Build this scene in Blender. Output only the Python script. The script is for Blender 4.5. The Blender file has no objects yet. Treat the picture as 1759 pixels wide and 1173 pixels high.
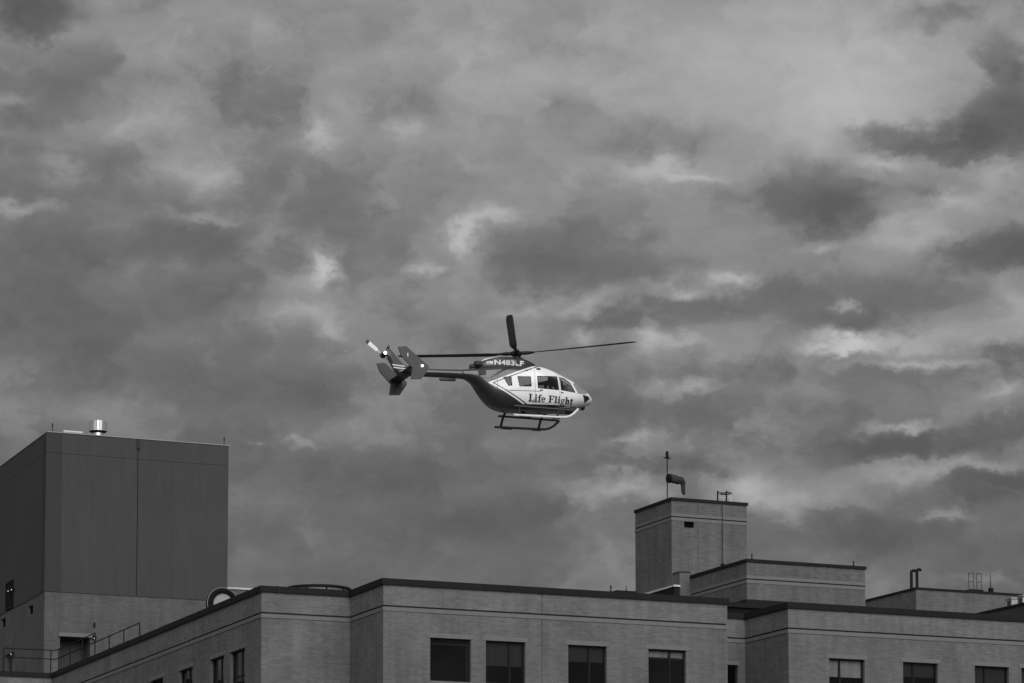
import bpy, bmesh, math, random
import numpy as np
from mathutils import Vector, Matrix
random.seed(4)
R = math.radians
S = bpy.context.scene
COL = S.collection

# ------------------------------------------------------------------ camera
cam = bpy.data.cameras.new('camera')
cam.sensor_width = 36.0
cam.lens = 100.28
cam.shift_y = 0.3886
cam.clip_start = 0.5
cam.clip_end = 20000
camo = bpy.data.objects.new('camera', cam)
COL.objects.link(camo)
camo.location = (0, 0, 1.7)
camo.rotation_euler = (R(95), 0, 0)
S.camera = camo
S.view_settings.view_transform = 'Standard'
S.view_settings.look = 'None'
S.view_settings.gamma = 1.0
S.view_settings.exposure = 0.85
S.cycles.use_denoising = True
S.cycles.max_bounces = 6
S.cycles.transparent_max_bounces = 12

# ------------------------------------------------------------------ sun
SUN_AZ, SUN_EL = R(168), R(36)          # azimuth clockwise from +Y: behind the camera, a little to the right
sun = bpy.data.lights.new('sun', 'SUN')
sun.energy = 1.5
sun.angle = R(65)
suno = bpy.data.objects.new('sun', sun)
COL.objects.link(suno)
sd = Vector((math.sin(SUN_AZ) * math.cos(SUN_EL), math.cos(SUN_AZ) * math.cos(SUN_EL), math.sin(SUN_EL)))
suno.location = sd * 200
suno.rotation_euler = sd.to_track_quat('Z', 'Y').to_euler()

# ------------------------------------------------------------------ sky: grey stratocumulus in direction space
# cloud masses: (azimuth deg, elevation deg, half width deg, half height deg, log brightness)
def sky_feature(px, py, rx, ry, amp):
    k = 180 / math.pi / 4900.0
    return ((px - 879.5) * k, math.degrees(math.atan((1698.7 - py) / 4900.0)), rx * k, ry * k, amp)
CLOUDS = [sky_feature(*q) for q in [
    # broad thick and thin parts of the deck
    (1380, 200, 560, 300, .26), (80, 520, 330, 190, -.16), (600, 900, 480, 130, -.22), (520, 60, 420, 110, .06), (1600, 960, 260, 60, -.12),
    # thin spots and gaps
    (1330, 130, 190, 110, .16), (1480, 160, 120, 90, .26), (1250, 50, 180, 50, .10), (240, 195, 75, 32, .36),
    (345, 290, 36, 26, .42), (330, 355, 50, 10, .30), (545, 215, 28, 20, .48), (690, 205, 30, 16, .34), (800, 390, 22, 40, .62),
    (850, 350, 36, 14, .40), (725, 448, 26, 13, .42), (545, 455, 18, 26, .60), (505, 470, 55, 24, .28), (520, 530, 60, 22, .48), (570, 558, 26, 16, .34),
    (30, 345, 44, 10, .42), (20, 172, 40, 14, .24), (90, 275, 34, 20, .22), (600, 165, 24, 30, .22), (280, 50, 40, 30, .12), (640, 315, 34, 24, .22),
    (1250, 460, 40, 15, .46), (1160, 480, 26, 12, .36), (1455, 514, 18, 12, .50), (1410, 415, 20, 10, .26), (1140, 268, 70, 14, .26), (1200, 280, 50, 8, .22),
    (1575, 385, 70, 28, .30), (1650, 345, 60, 14, .28), (1730, 280, 40, 22, .30), (1560, 270, 60, 10, .16),
    (1010, 510, 40, 14, .34), (905, 515, 36, 14, .26), (1005, 567, 22, 12, .40), (1115, 575, 36, 22, .55), (1190, 575, 34, 9, .32),
    (1450, 582, 46, 12, .58), (1560, 585, 110, 18, .46), (1580, 622, 90, 10, .44), (1745, 530, 36, 44, .36), (1190, 655, 46, 10, .50), (1715, 678, 44, 16, .46),
    (1550, 732, 40, 7, .46), (1090, 745, 50, 8, .34), (1080, 830, 60, 18, .46), (1010, 840, 70, 14, .22), (1290, 830, 46, 26, .50), (1370, 858, 90, 26, .46),
    (1560, 815, 90, 16, .42), (1700, 810, 50, 10, .30), (1610, 896, 40, 9, .42), (1720, 858, 34, 6, .30), (520, 762, 22, 6, .34), (430, 756, 18, 6, .30), (200, 722, 60, 22, .16), (1680, 1005, 60, 10, .22)]]
# darker lobes with a firmer edge
LOBES = [sky_feature(*q) for q in [
    (430, 140, 80, 44, -.17), (150, 130, 110, 50, -.12), (80, 190, 60, 24, -.12), (690, 150, 90, 60, -.10), (310, 405, 95, 32, -.18), (560, 330, 150, 60, -.06), (30, 14, 70, 34, -.50),
    (1040, 62, 90, 26, -.12), (975, 160, 56, 40, -.16), (1110, 215, 110, 34, -.20), (960, 425, 150, 60, -.22), (1050, 330, 80, 34, -.12), (900, 450, 60, 34, -.12),
    (1410, 318, 92, 60, -.36), (1500, 345, 110, 34, -.22), (1600, 305, 90, 26, -.14), (1555, 218, 90, 30, -.42), (1640, 245, 80, 26, -.26), (1720, 215, 74, 54, -.44), (1745, 150, 50, 60, -.22), (1730, 90, 40, 44, -.26), (1610, 15, 70, 18, -.16), (1720, 430, 90, 36, -.32),
    (1280, 300, 70, 36, -.10), (1440, 510, 170, 44, -.22), (1090, 545, 70, 22, -.16), (1190, 520, 90, 22, -.16), (1240, 640, 130, 26, -.20), (1200, 695, 180, 32, -.20),
    (1570, 770, 130, 22, -.30), (1700, 745, 90, 22, -.22), (1700, 845, 80, 30, -.34), (1740, 610, 60, 18, -.24), (1500, 920, 130, 34, -.20), (1130, 790, 130, 12, -.14), (480, 640, 180, 60, -.08),
    (660, 800, 180, 34, -.12), (900, 900, 140, 40, -.10)]]

world = bpy.data.worlds.new('World')
S.world = world
world.use_nodes = True
wt = world.node_tree
wt.nodes.clear()
world.cycles.sampling_method = 'NONE'
WN, WL = wt.nodes.new, wt.links.new
def wmath(op, a, b=None, c=None, clamp=False):
    n = WN('ShaderNodeMath'); n.operation = op; n.use_clamp = clamp
    for i, v in enumerate((a, b, c)):
        if v is None: continue
        if isinstance(v, (int, float)): n.inputs[i].default_value = v
        else: WL(v, n.inputs[i])
    return n.outputs[0]
def wvec(op, a, b=None, c=None):
    n = WN('ShaderNodeVectorMath'); n.operation = op
    for i, v in enumerate((a, b, c)):
        if v is None: continue
        if isinstance(v, (tuple, list)): n.inputs[i].default_value = v
        else: WL(v, n.inputs[i])
    return n
def wnoise(vec, scale, detail, rough, dist=0.0, ntype='FBM'):
    n = WN('ShaderNodeTexNoise'); n.noise_dimensions = '3D'
    n.inputs['Scale'].default_value = scale; n.inputs['Detail'].default_value = detail
    n.inputs['Roughness'].default_value = rough; n.inputs['Distortion'].default_value = dist
    WL(vec, n.inputs['Vector']); return n
tc = WN('ShaderNodeTexCoord')
d = wvec('NORMALIZE', tc.outputs['Generated']).outputs[0]
sp = WN('ShaderNodeSeparateXYZ'); WL(d, sp.inputs[0])
az = wmath('MULTIPLY', wmath('ARCTAN2', sp.outputs[0], sp.outputs[1]), 180 / math.pi)
el = wmath('MULTIPLY', wmath('ARCSINE', sp.outputs[2]), 180 / math.pi)
flat = wvec('MULTIPLY', d, (1.0, 1.0, 1.4)).outputs[0]
warp = wnoise(flat, 44.0, 7.0, .62)
wv = wvec('MULTIPLY', wvec('SUBTRACT', warp.outputs['Color'], (.5, .5, .5)).outputs[0], (2.0, 1.35, 0)).outputs[0]
cb = WN('ShaderNodeCombineXYZ'); WL(az, cb.inputs[0]); WL(el, cb.inputs[1])
ae = wvec('ADD', cb.outputs[0], wv).outputs[0]
acc = None
for (ca, ce, ra, re, amp) in CLOUDS:
    q = wvec('MULTIPLY_ADD', ae, (1 / ra, 1 / re, 0), (-ca / ra, -ce / re, 0)).outputs[0]
    g = wmath('POWER', math.exp(-.7), wvec('DOT_PRODUCT', q, q).outputs['Value'])
    acc = wmath('MULTIPLY', g, amp * 1.08) if acc is None else wmath('MULTIPLY_ADD', g, amp * 1.08, acc)
for (ca, ce, ra, re, amp) in LOBES:
    q = wvec('MULTIPLY_ADD', ae, (1 / ra, 1 / re, 0), (-ca / ra, -ce / re, 0)).outputs[0]
    dd = wvec('DOT_PRODUCT', q, q).outputs['Value']
    acc = wmath('MULTIPLY_ADD', wmath('POWER', math.exp(-.8), wmath('MULTIPLY', dd, dd)), amp * 1.3, acc)
wflat = wvec('ADD', flat, wvec('MULTIPLY', wv, (.022, .022, .022)).outputs[0]).outputs[0]
n1 = wnoise(wflat, 15.0, 5.0, .45, .1)
n2 = wnoise(wflat, 44.0, 5.0, .5, .2)
n3 = wnoise(wflat, 120.0, 5.0, .6, .1)
def wcells(vec, scale, smooth):
    n = WN('ShaderNodeTexVoronoi'); n.feature = 'SMOOTH_F1'; n.inputs['Scale'].default_value = scale
    n.inputs['Smoothness'].default_value = smooth; n.inputs['Randomness'].default_value = 1.0
    WL(vec, n.inputs['Vector']); return n.outputs['Distance']
cellv = wvec('MULTIPLY', wvec('ADD', flat, wvec('MULTIPLY', wv, (.035, .035, .035)).outputs[0]).outputs[0], (1, 1, 1.15)).outputs[0]
c1 = wcells(cellv, 24.0, .35)
c2 = wcells(cellv, 62.0, .35)
det = wmath('MULTIPLY', wmath('SUBTRACT', n1.outputs[0], .5), .55)
det = wmath('MULTIPLY_ADD', wmath('SUBTRACT', n2.outputs[0], .5), .62, det)
det = wmath('MULTIPLY_ADD', wmath('SUBTRACT', c1, .46), .34, det)
det = wmath('MULTIPLY_ADD', wmath('SUBTRACT', c2, .46), .16, det)
calm = wmath('SUBTRACT', 1.0, wmath('MULTIPLY', wmath('MAXIMUM', acc, 0.0), 1.3, None, True))      # thin cloud shows less texture
s = wmath('ADD', wmath('MULTIPLY', det, calm), acc)
edge = WN('ShaderNodeMapRange'); edge.interpolation_type = 'SMOOTHSTEP'      # firmer rims where a lump ends
WL(s, edge.inputs['Value']); edge.inputs['From Min'].default_value = -.10; edge.inputs['From Max'].default_value = .16
edge.inputs['To Min'].default_value = -.07; edge.inputs['To Max'].default_value = .07
s = wmath('ADD', s, edge.outputs[0])
s = wmath('MULTIPLY_ADD', wmath('SUBTRACT', n3.outputs[0], .5), .2, s)
s = wmath('MULTIPLY_ADD', wmath('SUBTRACT', wmath('MINIMUM', wmath('MAXIMUM', el, 4.0), 22.0), 13.0), .02, s)
# soft limits so that the thickest cloud stays grey and the gaps stay below white
s = wmath('SMOOTH_MAX', wmath('SMOOTH_MIN', s, .95, .3), -.62, .25)
lum = wmath('MULTIPLY', wmath('POWER', math.e, s), 0.190 / 1.80)
sky = WN('ShaderNodeTexSky'); sky.sky_type = 'NISHITA'; sky.sun_disc = False
sky.sun_elevation = SUN_EL; sky.sun_rotation = SUN_AZ
bw = WN('ShaderNodeRGBToBW'); WL(sky.outputs[0], bw.inputs[0])
gap = wmath('MULTIPLY', wmath('SUBTRACT', s, .35, None, True), .10, None, True)
gapl = wmath('MULTIPLY', wmath('MULTIPLY', bw.outputs[0], gap), 1.0)
tot = wmath('MULTIPLY_ADD', lum, 10.0, gapl)       # x10: the background runs at strength 0.1
bg = WN('ShaderNodeBackground'); bg.inputs['Strength'].default_value = 0.1
WL(tot, bg.inputs['Color'])
wo = WN('ShaderNodeOutputWorld'); WL(bg.outputs[0], wo.inputs['Surface'])

# ------------------------------------------------------------------ materials (the photograph is black and white)
MATS = {}
def base_mat(name, val, rough=.6, metal=0.0, spec=.4):
    m = bpy.data.materials.new(name); m.use_nodes = True
    b = m.node_tree.nodes['Principled BSDF']
    b.inputs['Base Color'].default_value = (val, val, val, 1)
    b.inputs['Roughness'].default_value = rough
    b.inputs['Metallic'].default_value = metal
    b.inputs['Specular IOR Level'].default_value = spec
    MATS[name] = m
    return m, m.node_tree.nodes, m.node_tree.links, b
def mth(N, L, op, a, b=None, c=None, clamp=False):
    n = N.new('ShaderNodeMath'); n.operation = op; n.use_clamp = clamp
    for i, v in enumerate((a, b, c)):
        if v is None: continue
        if isinstance(v, (int, float)): n.inputs[i].default_value = v
        else: L.new(v, n.inputs[i])
    return n.outputs[0]
def noise(N, L, vec, scale, detail=4.0, rough=.55):
    n = N.new('ShaderNodeTexNoise'); n.inputs['Scale'].default_value = scale
    n.inputs['Detail'].default_value = detail; n.inputs['Roughness'].default_value = rough
    L.new(vec, n.inputs['Vector']); return n.outputs[0]
def scaled(N, L, vec, s):
    n = N.new('ShaderNodeVectorMath'); n.operation = 'MULTIPLY'; n.inputs[1].default_value = s
    L.new(vec, n.inputs[0]); return n.outputs[0]
def worn(name, val, rough=.6, metal=0.0, amt=.35, scale=2.0, streak=.2, bump=.0, spec=.4):
    """plain surface with blotches and run-down streaks"""
    m, N, L, b = base_mat(name, val, rough, metal, spec)
    tc = N.new('ShaderNodeTexCoord'); v = tc.outputs['Object']
    n1 = noise(N, L, v, scale, 6, .6)
    n2 = noise(N, L, scaled(N, L, v, (3.0, 3.0, .18)), 2.2, 4, .55)
    f = mth(N, L, 'MULTIPLY_ADD', mth(N, L, 'SUBTRACT', n1, .5), amt * 2, 1.0)
    f = mth(N, L, 'MULTIPLY_ADD', mth(N, L, 'SUBTRACT', n2, .5), streak * 2, f)
    f = mth(N, L, 'MULTIPLY', f, val)
    L.new(f, b.inputs['Base Color'])
    L.new(mth(N, L, 'MULTIPLY_ADD', n1, .25, rough - .12), b.inputs['Roughness'])
    if bump:
        bp = N.new('ShaderNodeBump'); bp.inputs['Strength'].default_value = bump; bp.inputs['Distance'].default_value = .02
        L.new(noise(N, L, v, scale * 12, 4, .6), bp.inputs['Height']); L.new(bp.outputs[0], b.inputs['Normal'])
    return m
def brick(name, val, contrast=.13, mortar=1.16, streak=.34, blotch=.40):
    m, N, L, b = base_mat(name, val, .85, 0, .25)
    tc = N.new('ShaderNodeTexCoord'); v = tc.outputs['Object']
    sx = N.new('ShaderNodeSeparateXYZ'); L.new(v, sx.inputs[0])
    cx = N.new('ShaderNodeCombineXYZ')
    L.new(mth(N, L, 'ADD', sx.outputs[0], sx.outputs[1]), cx.inputs[0]); L.new(sx.outputs[2], cx.inputs[1])
    br = N.new('ShaderNodeTexBrick')
    lo, hi, mo = val * (1 - contrast), val * (1 + contrast), val * mortar
    br.inputs['Color1'].default_value = (lo, lo, lo, 1); br.inputs['Color2'].default_value = (hi, hi, hi, 1)
    br.inputs['Mortar'].default_value = (mo, mo, mo, 1)
    br.inputs['Scale'].default_value = 1.0
    br.inputs['Brick Width'].default_value = .25; br.inputs['Row Height'].default_value = .085
    br.inputs['Mortar Size'].default_value = .011; br.inputs['Mortar Smooth'].default_value = .2
    br.inputs['Bias'].default_value = -.1
    L.new(cx.outputs[0], br.inputs['Vector'])
    n1 = noise(N, L, v, .55, 6, .6)
    n2 = noise(N, L, scaled(N, L, v, (1.6, 1.6, .12)), 2.0, 5, .6)
    n3 = noise(N, L, scaled(N, L, v, (1, 1, 9)), 1.3, 4, .6)
    f = mth(N, L, 'MULTIPLY_ADD', mth(N, L, 'SUBTRACT', n1, .5), blotch * 2, 1.0)
    f = mth(N, L, 'MULTIPLY_ADD', mth(N, L, 'SUBTRACT', n2, .5), streak * 2, f)
    f = mth(N, L, 'MULTIPLY_ADD', mth(N, L, 'SUBTRACT', n3, .5), .5, f)
    mx = N.new('ShaderNodeVectorMath'); mx.operation = 'SCALE'
    L.new(br.outputs['Color'], mx.inputs[0]); L.new(f, mx.inputs['Scale'])
    L.new(mx.outputs[0], b.inputs['Base Color'])
    bp = N.new('ShaderNodeBump'); bp.inputs['Strength'].default_value = .7; bp.inputs['Distance'].default_value = .012
    bp.invert = True
    L.new(br.outputs['Fac'], bp.inputs['Height']); L.new(bp.outputs[0], b.inputs['Normal'])
    return m
def glass(name, tint, ior=1.45, gl=.03):
    m = bpy.data.materials.new(name); m.use_nodes = True
    N, L = m.node_tree.nodes, m.node_tree.links; N.clear()
    t = N.new('ShaderNodeBsdfTransparent'); t.inputs[0].default_value = (tint, tint, tint, 1)
    g = N.new('ShaderNodeBsdfGlossy'); g.inputs['Color'].default_value = (1, 1, 1, 1); g.inputs['Roughness'].default_value = gl
    fr = N.new('ShaderNodeFresnel'); fr.inputs[0].default_value = ior
    mx = N.new('ShaderNodeMixShader'); o = N.new('ShaderNodeOutputMaterial')
    L.new(fr.outputs[0], mx.inputs[0]); L.new(t.outputs[0], mx.inputs[1]); L.new(g.outputs[0], mx.inputs[2]); L.new(mx.outputs[0], o.inputs[0])
    MATS[name] = m
    return m
def glow(name, strength):
    m, N, L, b = base_mat(name, .9)
    b.inputs['Emission Color'].default_value = (1, 1, 1, 1); b.inputs['Emission Strength'].default_value = strength
    return m

brick('brick_wall', .132)
brick('brick_parapet', .148)
brick('brick_base', .098)
brick('brick_tower', .12)
worn('precast', .152, .8, amt=.18, scale=3, streak=.12, bump=.15)
worn('sealant', .03, .8, amt=.3, streak=.1)
worn('coping_metal', .016, .7, 0, amt=.25, scale=1.2, streak=.05, spec=.12)
worn('cladding', .05, .8, amt=.3, scale=.3, streak=.22)
worn('cladding_light', .052, .8, amt=.3, scale=.3, streak=.22)
worn('cladding_pier', .033, .75, amt=.14, scale=.6, streak=.18)
worn('roof_membrane', .11, .9, amt=.3)
worn('pale_metal', .62, .45, .15, amt=.15, scale=2, streak=.1)
worn('drum_grey', .2, .6, 0, amt=.2, scale=2, streak=.2)
worn('trim_grey', .3, .6, 0, amt=.2, scale=2, streak=.05)
worn('galvanised', .62, .32, .75, amt=.2, scale=4, streak=.15)
worn('dark_metal', .012, .7, 0, amt=.25, scale=5, streak=.05, spec=.12)
worn('rail_metal', .014, .7, 0, amt=.25, scale=5, streak=.05, spec=.12)
worn('frame_dark', .014, .6, 0, amt=.2, scale=6, streak=.05, spec=.15)
worn('room', .012, .9, amt=.4, scale=1.1, streak=.1)
worn('blind', .06, .8, amt=.12, scale=2, streak=.2)
worn('curtain_reflection', .5, .85, amt=.25, scale=1.5, streak=.45)  # pale cloth behind two panes, sky reflection put into its colour
worn('door_paint', .03, .5, .0, amt=.2)
worn('grille', .01, .8, 0, amt=.3, spec=.08)
worn('asphalt', .06, .9, amt=.3, scale=.2, streak=0)
worn('hoop_grey', .06, .6, 0, amt=.2)
worn('sock_fabric', .028, .85, amt=.2, scale=6, streak=.1)
glass('window_glass', .78, 1.38, .02)
glass('screen_glass', .5, 1.5, .05)
glass('cockpit_glass', .85, 1.5, .03)
glass('heli_glass', .62, 1.5, .03)
glow('lamp_glow', .6)
glow('strobe_glow', 1.6)

# ------------------------------------------------------------------ mesh helpers
def make_obj(name, verts, faces, mat, parent=None, smooth=False, sharp=None):
    me = bpy.data.meshes.new(name)
    me.from_pydata([tuple(map(float, v)) for v in verts], [], faces)
    me.update()
    if smooth:
        me.polygons.foreach_set('use_smooth', [True] * len(me.polygons))
        if sharp: me.set_sharp_from_angle(angle=R(sharp))
    if mat: me.materials.append(MATS[mat])
    o = bpy.data.objects.new(name, me); COL.objects.link(o)
    if parent: o.parent = parent
    return o
def tag(o, label=None, cat=None, group=None, kind=None):
    if label: o['label'] = label
    if cat: o['category'] = cat
    if group: o['group'] = group
    if kind: o['kind'] = kind
    return o
class MB:
    def __init__(s): s.v = []; s.f = []
    def add(s, v, f):
        n = len(s.v); s.v += [tuple(p) for p in v]; s.f += [[i + n for i in q] for q in f]; return s
    def box(s, a0, a1, b0, b1, z0, z1):
        v = [(x, y, z) for x in (a0, a1) for y in (b0, b1) for z in (z0, z1)]
        return s.add(v, [[0, 1, 3, 2], [4, 6, 7, 5], [0, 4, 5, 1], [2, 3, 7, 6], [0, 2, 6, 4], [1, 5, 7, 3]])
    def tube(s, path, r, n=10, cap=True):
        P = [Vector(p) for p in path]; rr = r if isinstance(r, (list, tuple)) else [r] * len(P)
        v, f = [], []
        t0 = (P[1] - P[0]).normalized()
        up = Vector((0, 0, 1)) if abs(t0.z) < .9 else Vector((1, 0, 0))
        x = t0.cross(up).normalized()
        for i, p in enumerate(P):
            t = ((P[min(i + 1, len(P) - 1)] - P[max(i - 1, 0)])).normalized()
            x = (x - t * x.dot(t)).normalized(); y = t.cross(x)
            for k in range(n):
                a = 2 * math.pi * k / n
                v.append(p + (x * math.cos(a) + y * math.sin(a)) * rr[i])
        for i in range(len(P) - 1):
            for k in range(n):
                f.append([i * n + k, i * n + (k + 1) % n, (i + 1) * n + (k + 1) % n, (i + 1) * n + k])
        if cap: f += [list(range(n))[::-1], [(len(P) - 1) * n + k for k in range(n)]]
        return s.add(v, f)
    def lathe(s, prof, c, n=24, axis='z'):
        """prof: (radius, height) pairs"""
        v, f = [], []
        for (r, h) in prof:
            for k in range(n):
                a = 2 * math.pi * k / n
                p = (r * math.cos(a), r * math.sin(a), h)
                if axis == 'y': p = (p[0], p[2], p[1])
                if axis == 'x': p = (p[2], p[0], p[1])
                v.append((c[0] + p[0], c[1] + p[1], c[2] + p[2]))
        m = len(prof)
        for i in range(m - 1):
            for k in range(n): f.append([i * n + k, i * n + (k + 1) % n, (i + 1) * n + (k + 1) % n, (i + 1) * n + k])
        f += [list(range(n))[::-1], [(m - 1) * n + k for k in range(n)]]
        return s.add(v, f)

# ------------------------------------------------------------------ ground
g = make_obj('ground', [(-6000, -6000, 0), (6000, -6000, 0), (6000, 6000, 0), (-6000, 6000, 0)], [[0, 1, 2, 3]], 'asphalt')
tag(g, kind='structure')

# ------------------------------------------------------------------ building frame: local x along the front walls, y going back
ORG = Vector((-4.773, 105.0, 0)); ROT = R(23)
U = Vector((math.cos(ROT), math.sin(ROT), 0)); V = Vector((-math.sin(ROT), math.cos(ROT), 0))
class Thing:
    """an Empty at the thing's base; parts are given in the shared building frame"""
    def __init__(s, name, label, cat, o=(0, 0, 0), group=None):
        s.o = Vector(o)
        e = bpy.data.objects.new(name, None); COL.objects.link(e); e.empty_display_size = .3
        e.location = ORG + U * o[0] + V * o[1] + Vector((0, 0, o[2])); e.rotation_euler = (0, 0, ROT)
        tag(e, label, cat, group); s.e = e
    def part(s, name, mb, mat, parent=None, smooth=False, sharp=40, label=None):
        ob = make_obj(name, [Vector(p) - s.o for p in mb.v], mb.f, mat, parent or s.e, smooth, sharp)
        if label: ob['label'] = label
        return ob
def single(name, mb, mat, label, cat, o, group=None, smooth=False):
    ob = make_obj(name, [Vector(p) - Vector(o) for p in mb.v], mb.f, mat, None, smooth, 40)
    ob.location = ORG + U * o[0] + V * o[1] + Vector((0, 0, o[2])); ob.rotation_euler = (0, 0, ROT)
    return tag(ob, label, cat, group)

def offset_path(path, d, closed=True):
    """right-angled plan outline moved outwards (right of travel) by d"""
    n = len(path); out = []
    for i in range(n):
        p0, p, p1 = path[i - 1], path[i], path[(i + 1) % n]
        def nrm(q, r):
            t = Vector((r[0] - q[0], r[1] - q[1])).normalized(); return Vector((t.y, -t.x))
        if not closed and i == 0: m = nrm(p, p1)
        elif not closed and i == n - 1: m = nrm(p0, p)
        else: m = nrm(p0, p) + nrm(p, p1)
        out.append((p[0] + m.x * d, p[1] + m.y * d))
    return out
def band(path, d_out, d_in, z0, z1, closed=True):
    """a course that follows the plan outline, from d_in to d_out, z0 to z1"""
    A = offset_path(path, d_out, closed); B = offset_path(path, d_in, closed); n = len(path); mb = MB()
    v = [(*A[i], z0) for i in range(n)] + [(*A[i], z1) for i in range(n)] + [(*B[i], z1) for i in range(n)] + [(*B[i], z0) for i in range(n)]
    f = []
    for i in range(n if closed else n - 1):
        j = (i + 1) % n
        f += [[i, j, n + j, n + i], [n + i, n + j, 2 * n + j, 2 * n + i], [2 * n + i, 2 * n + j, 3 * n + j, 3 * n + i], [3 * n + i, 3 * n + j, j, i]]
    if not closed: f += [[0, n, 2 * n, 3 * n], [n - 1, 4 * n - 1, 3 * n - 1, 2 * n - 1]]
    return mb.add(v, f)
def place(axis, c, s, out, z):
    return (s, c - out, z) if axis == 'F' else (c - out, s, z)
def wall(axis, c, s0, s1, z0, z1, holes=(), depth=.2):
    """outer face along the axis, with openings (s0,s1,z0,z1) and their reveals"""
    mb = MB()
    ss = sorted(set([s0, s1] + [h[0] for h in holes] + [h[1] for h in holes]))
    zs = sorted(set([z0, z1] + [h[2] for h in holes] + [h[3] for h in holes]))
    for i in range(len(ss) - 1):
        for j in range(len(zs) - 1):
            sm, zm = (ss[i] + ss[i + 1]) / 2, (zs[j] + zs[j + 1]) / 2
            if any(h[0] < sm < h[1] and h[2] < zm < h[3] for h in holes): continue
            mb.add([place(axis, c, *q) for q in ((ss[i], 0, zs[j]), (ss[i + 1], 0, zs[j]), (ss[i + 1], 0, zs[j + 1]), (ss[i], 0, zs[j + 1]))], [[0, 1, 2, 3]])
    for h in holes:
        k = [(h[0], h[2]), (h[1], h[2]), (h[1], h[3]), (h[0], h[3])]
        for i in range(4):
            p, q = k[i], k[(i + 1) % 4]
            mb.add([place(axis, c, p[0], 0, p[1]), place(axis, c, q[0], 0, q[1]), place(axis, c, q[0], -depth, q[1]), place(axis, c, p[0], -depth, p[1])], [[0, 1, 2, 3]])
    return mb
def obox(axis, c, s0, s1, o0, o1, z0, z1, mb=None):
    mb = mb or MB(); p, q = place(axis, c, s0, o0, z0), place(axis, c, s1, o1, z1)
    return mb.box(min(p[0], q[0]), max(p[0], q[0]), min(p[1], q[1]), max(p[1], q[1]), z0, z1)
def window(T, axis, c, s0, s1, z0, z1, bars=(), blind=0.0, blind_mat='blind', transoms=(), depth=.13, bar=.055, room=1.6, pane_mat='window_glass'):
    """frame with mullions, pane, roller blind and the dark room behind it"""
    fr = MB(); d0, d1 = -depth - .07, -depth
    obox(axis, c, s0, s1, d0, d1, z0, z0 + bar, fr); obox(axis, c, s0, s1, d0, d1, z1 - bar, z1, fr)
    obox(axis, c, s0, s0 + bar, d0, d1, z0 + bar, z1 - bar, fr); obox(axis, c, s1 - bar, s1, d0, d1, z0 + bar, z1 - bar, fr)
    w = T.part('window', fr, 'frame_dark')
    for t in bars:
        x = s0 + (s1 - s0) * t
        T.part('mullion', obox(axis, c, x - bar * .55, x + bar * .55, d0 + .004, d1 - .004, z0 + bar, z1 - bar), 'frame_dark', w)
    for t in transoms:
        z = z1 - (z1 - z0) * t
        T.part('transom', obox(axis, c, s0 + bar, s1 - bar, d0 + .008, d1 - .008, z - bar * .5, z + bar * .5), 'frame_dark', w)
    T.part('pane', obox(axis, c, s0 + bar * .5, s1 - bar * .5, d0 + .03, d0 + .036, z0 + bar * .5, z1 - bar * .5), pane_mat, w)
    if blind:
        zb = z1 - (z1 - z0) * blind
        bl = MB(); n = 14
        for i in range(n):     # softly rippled cloth
            a0 = s0 + .03 + (s1 - s0 - .06) * i / n; a1 = s0 + .03 + (s1 - s0 - .06) * (i + 1) / n
            o0, o1 = [d0 - .06 - .012 * math.sin(k * 2.1 + s0 * 7) for k in (i, i + 1)]
            bl.add([place(axis, c, a0, o0, zb), place(axis, c, a1, o1, zb), place(axis, c, a1, o1, z1 - .03), place(axis, c, a0, o0, z1 - .03)], [[0, 1, 2, 3]])
        obox(axis, c, s0 + .03, s1 - .03, d0 - .075, d0 - .045, zb - .03, zb, bl)
        T.part('blind', bl, blind_mat, w)
    rm = MB(); e = .25
    pts = lambda o, g: [place(axis, c, s0 - g, o, z0 - g), place(axis, c, s1 + g, o, z0 - g), place(axis, c, s1 + g, o, z1 + g), place(axis, c, s0 - g, o, z1 + g)]
    rm.add(pts(d0 - .02, e) + pts(d0 - room, e), [[0, 1, 5, 4], [1, 2, 6, 5], [2, 3, 7, 6], [3, 0, 4, 7], [4, 5, 6, 7]])
    # closing rim so no daylight leaks round the frame
    rm.add(pts(d0 - .02, e) + pts(d0 - .02, 0.0), [[0, 1, 5, 4], [1, 2, 6, 5], [2, 3, 7, 6], [3, 0, 4, 7]])
    T.part('room_lining', rm, 'room', w)
    return w

# ------------------------------------------------------------------ main brick building
TOP, BELT, HEAD, SILL = 16.90, 15.87, 14.77, 13.15
main = Thing('brick_building', 'long flat roofed brick building with dark coping, belt line and square windows', 'building')
plan = [(-20, 36.3), (-3.55, 36.3), (-3.55, 3.66), (0, 3.66), (0, 0), (14.32, 0), (14.32, 3.66), (17.02, 3.66), (17.02, 0), (42, 0), (42, 62), (-20, 62)]
front_wins = [  # s0, s1, mullions, blind, blind cloth, transoms
    (1.87, 3.51, (.93,), 0, 'blind', (.13,)), (4.12, 5.74, (.63,), .55, 'blind', ()), (7.51, 9.13, (.58,), .36, 'blind', ()),
    (10.90, 12.52, (.6,), .20, 'curtain_reflection', (.2,)), (18.84, 20.46, (.34,), .42, 'curtain_reflection', ()), (22.22, 23.84, (.34,), .33, 'blind', ()),
    (25.58, 27.20, (.34,), .9, 'blind', ()), (27.80, 29.42, (.34,), .4, 'blind', ())]
left_wins = [(5.66, 7.56, .75), (8.36, 10.2, .7), (12.67, 14.6, .5), (16.98, 18.9, .4)]
hole = lambda a, b: (a, b, SILL, HEAD)
zj0, zj1 = BELT - .03, BELT + .03
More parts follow.
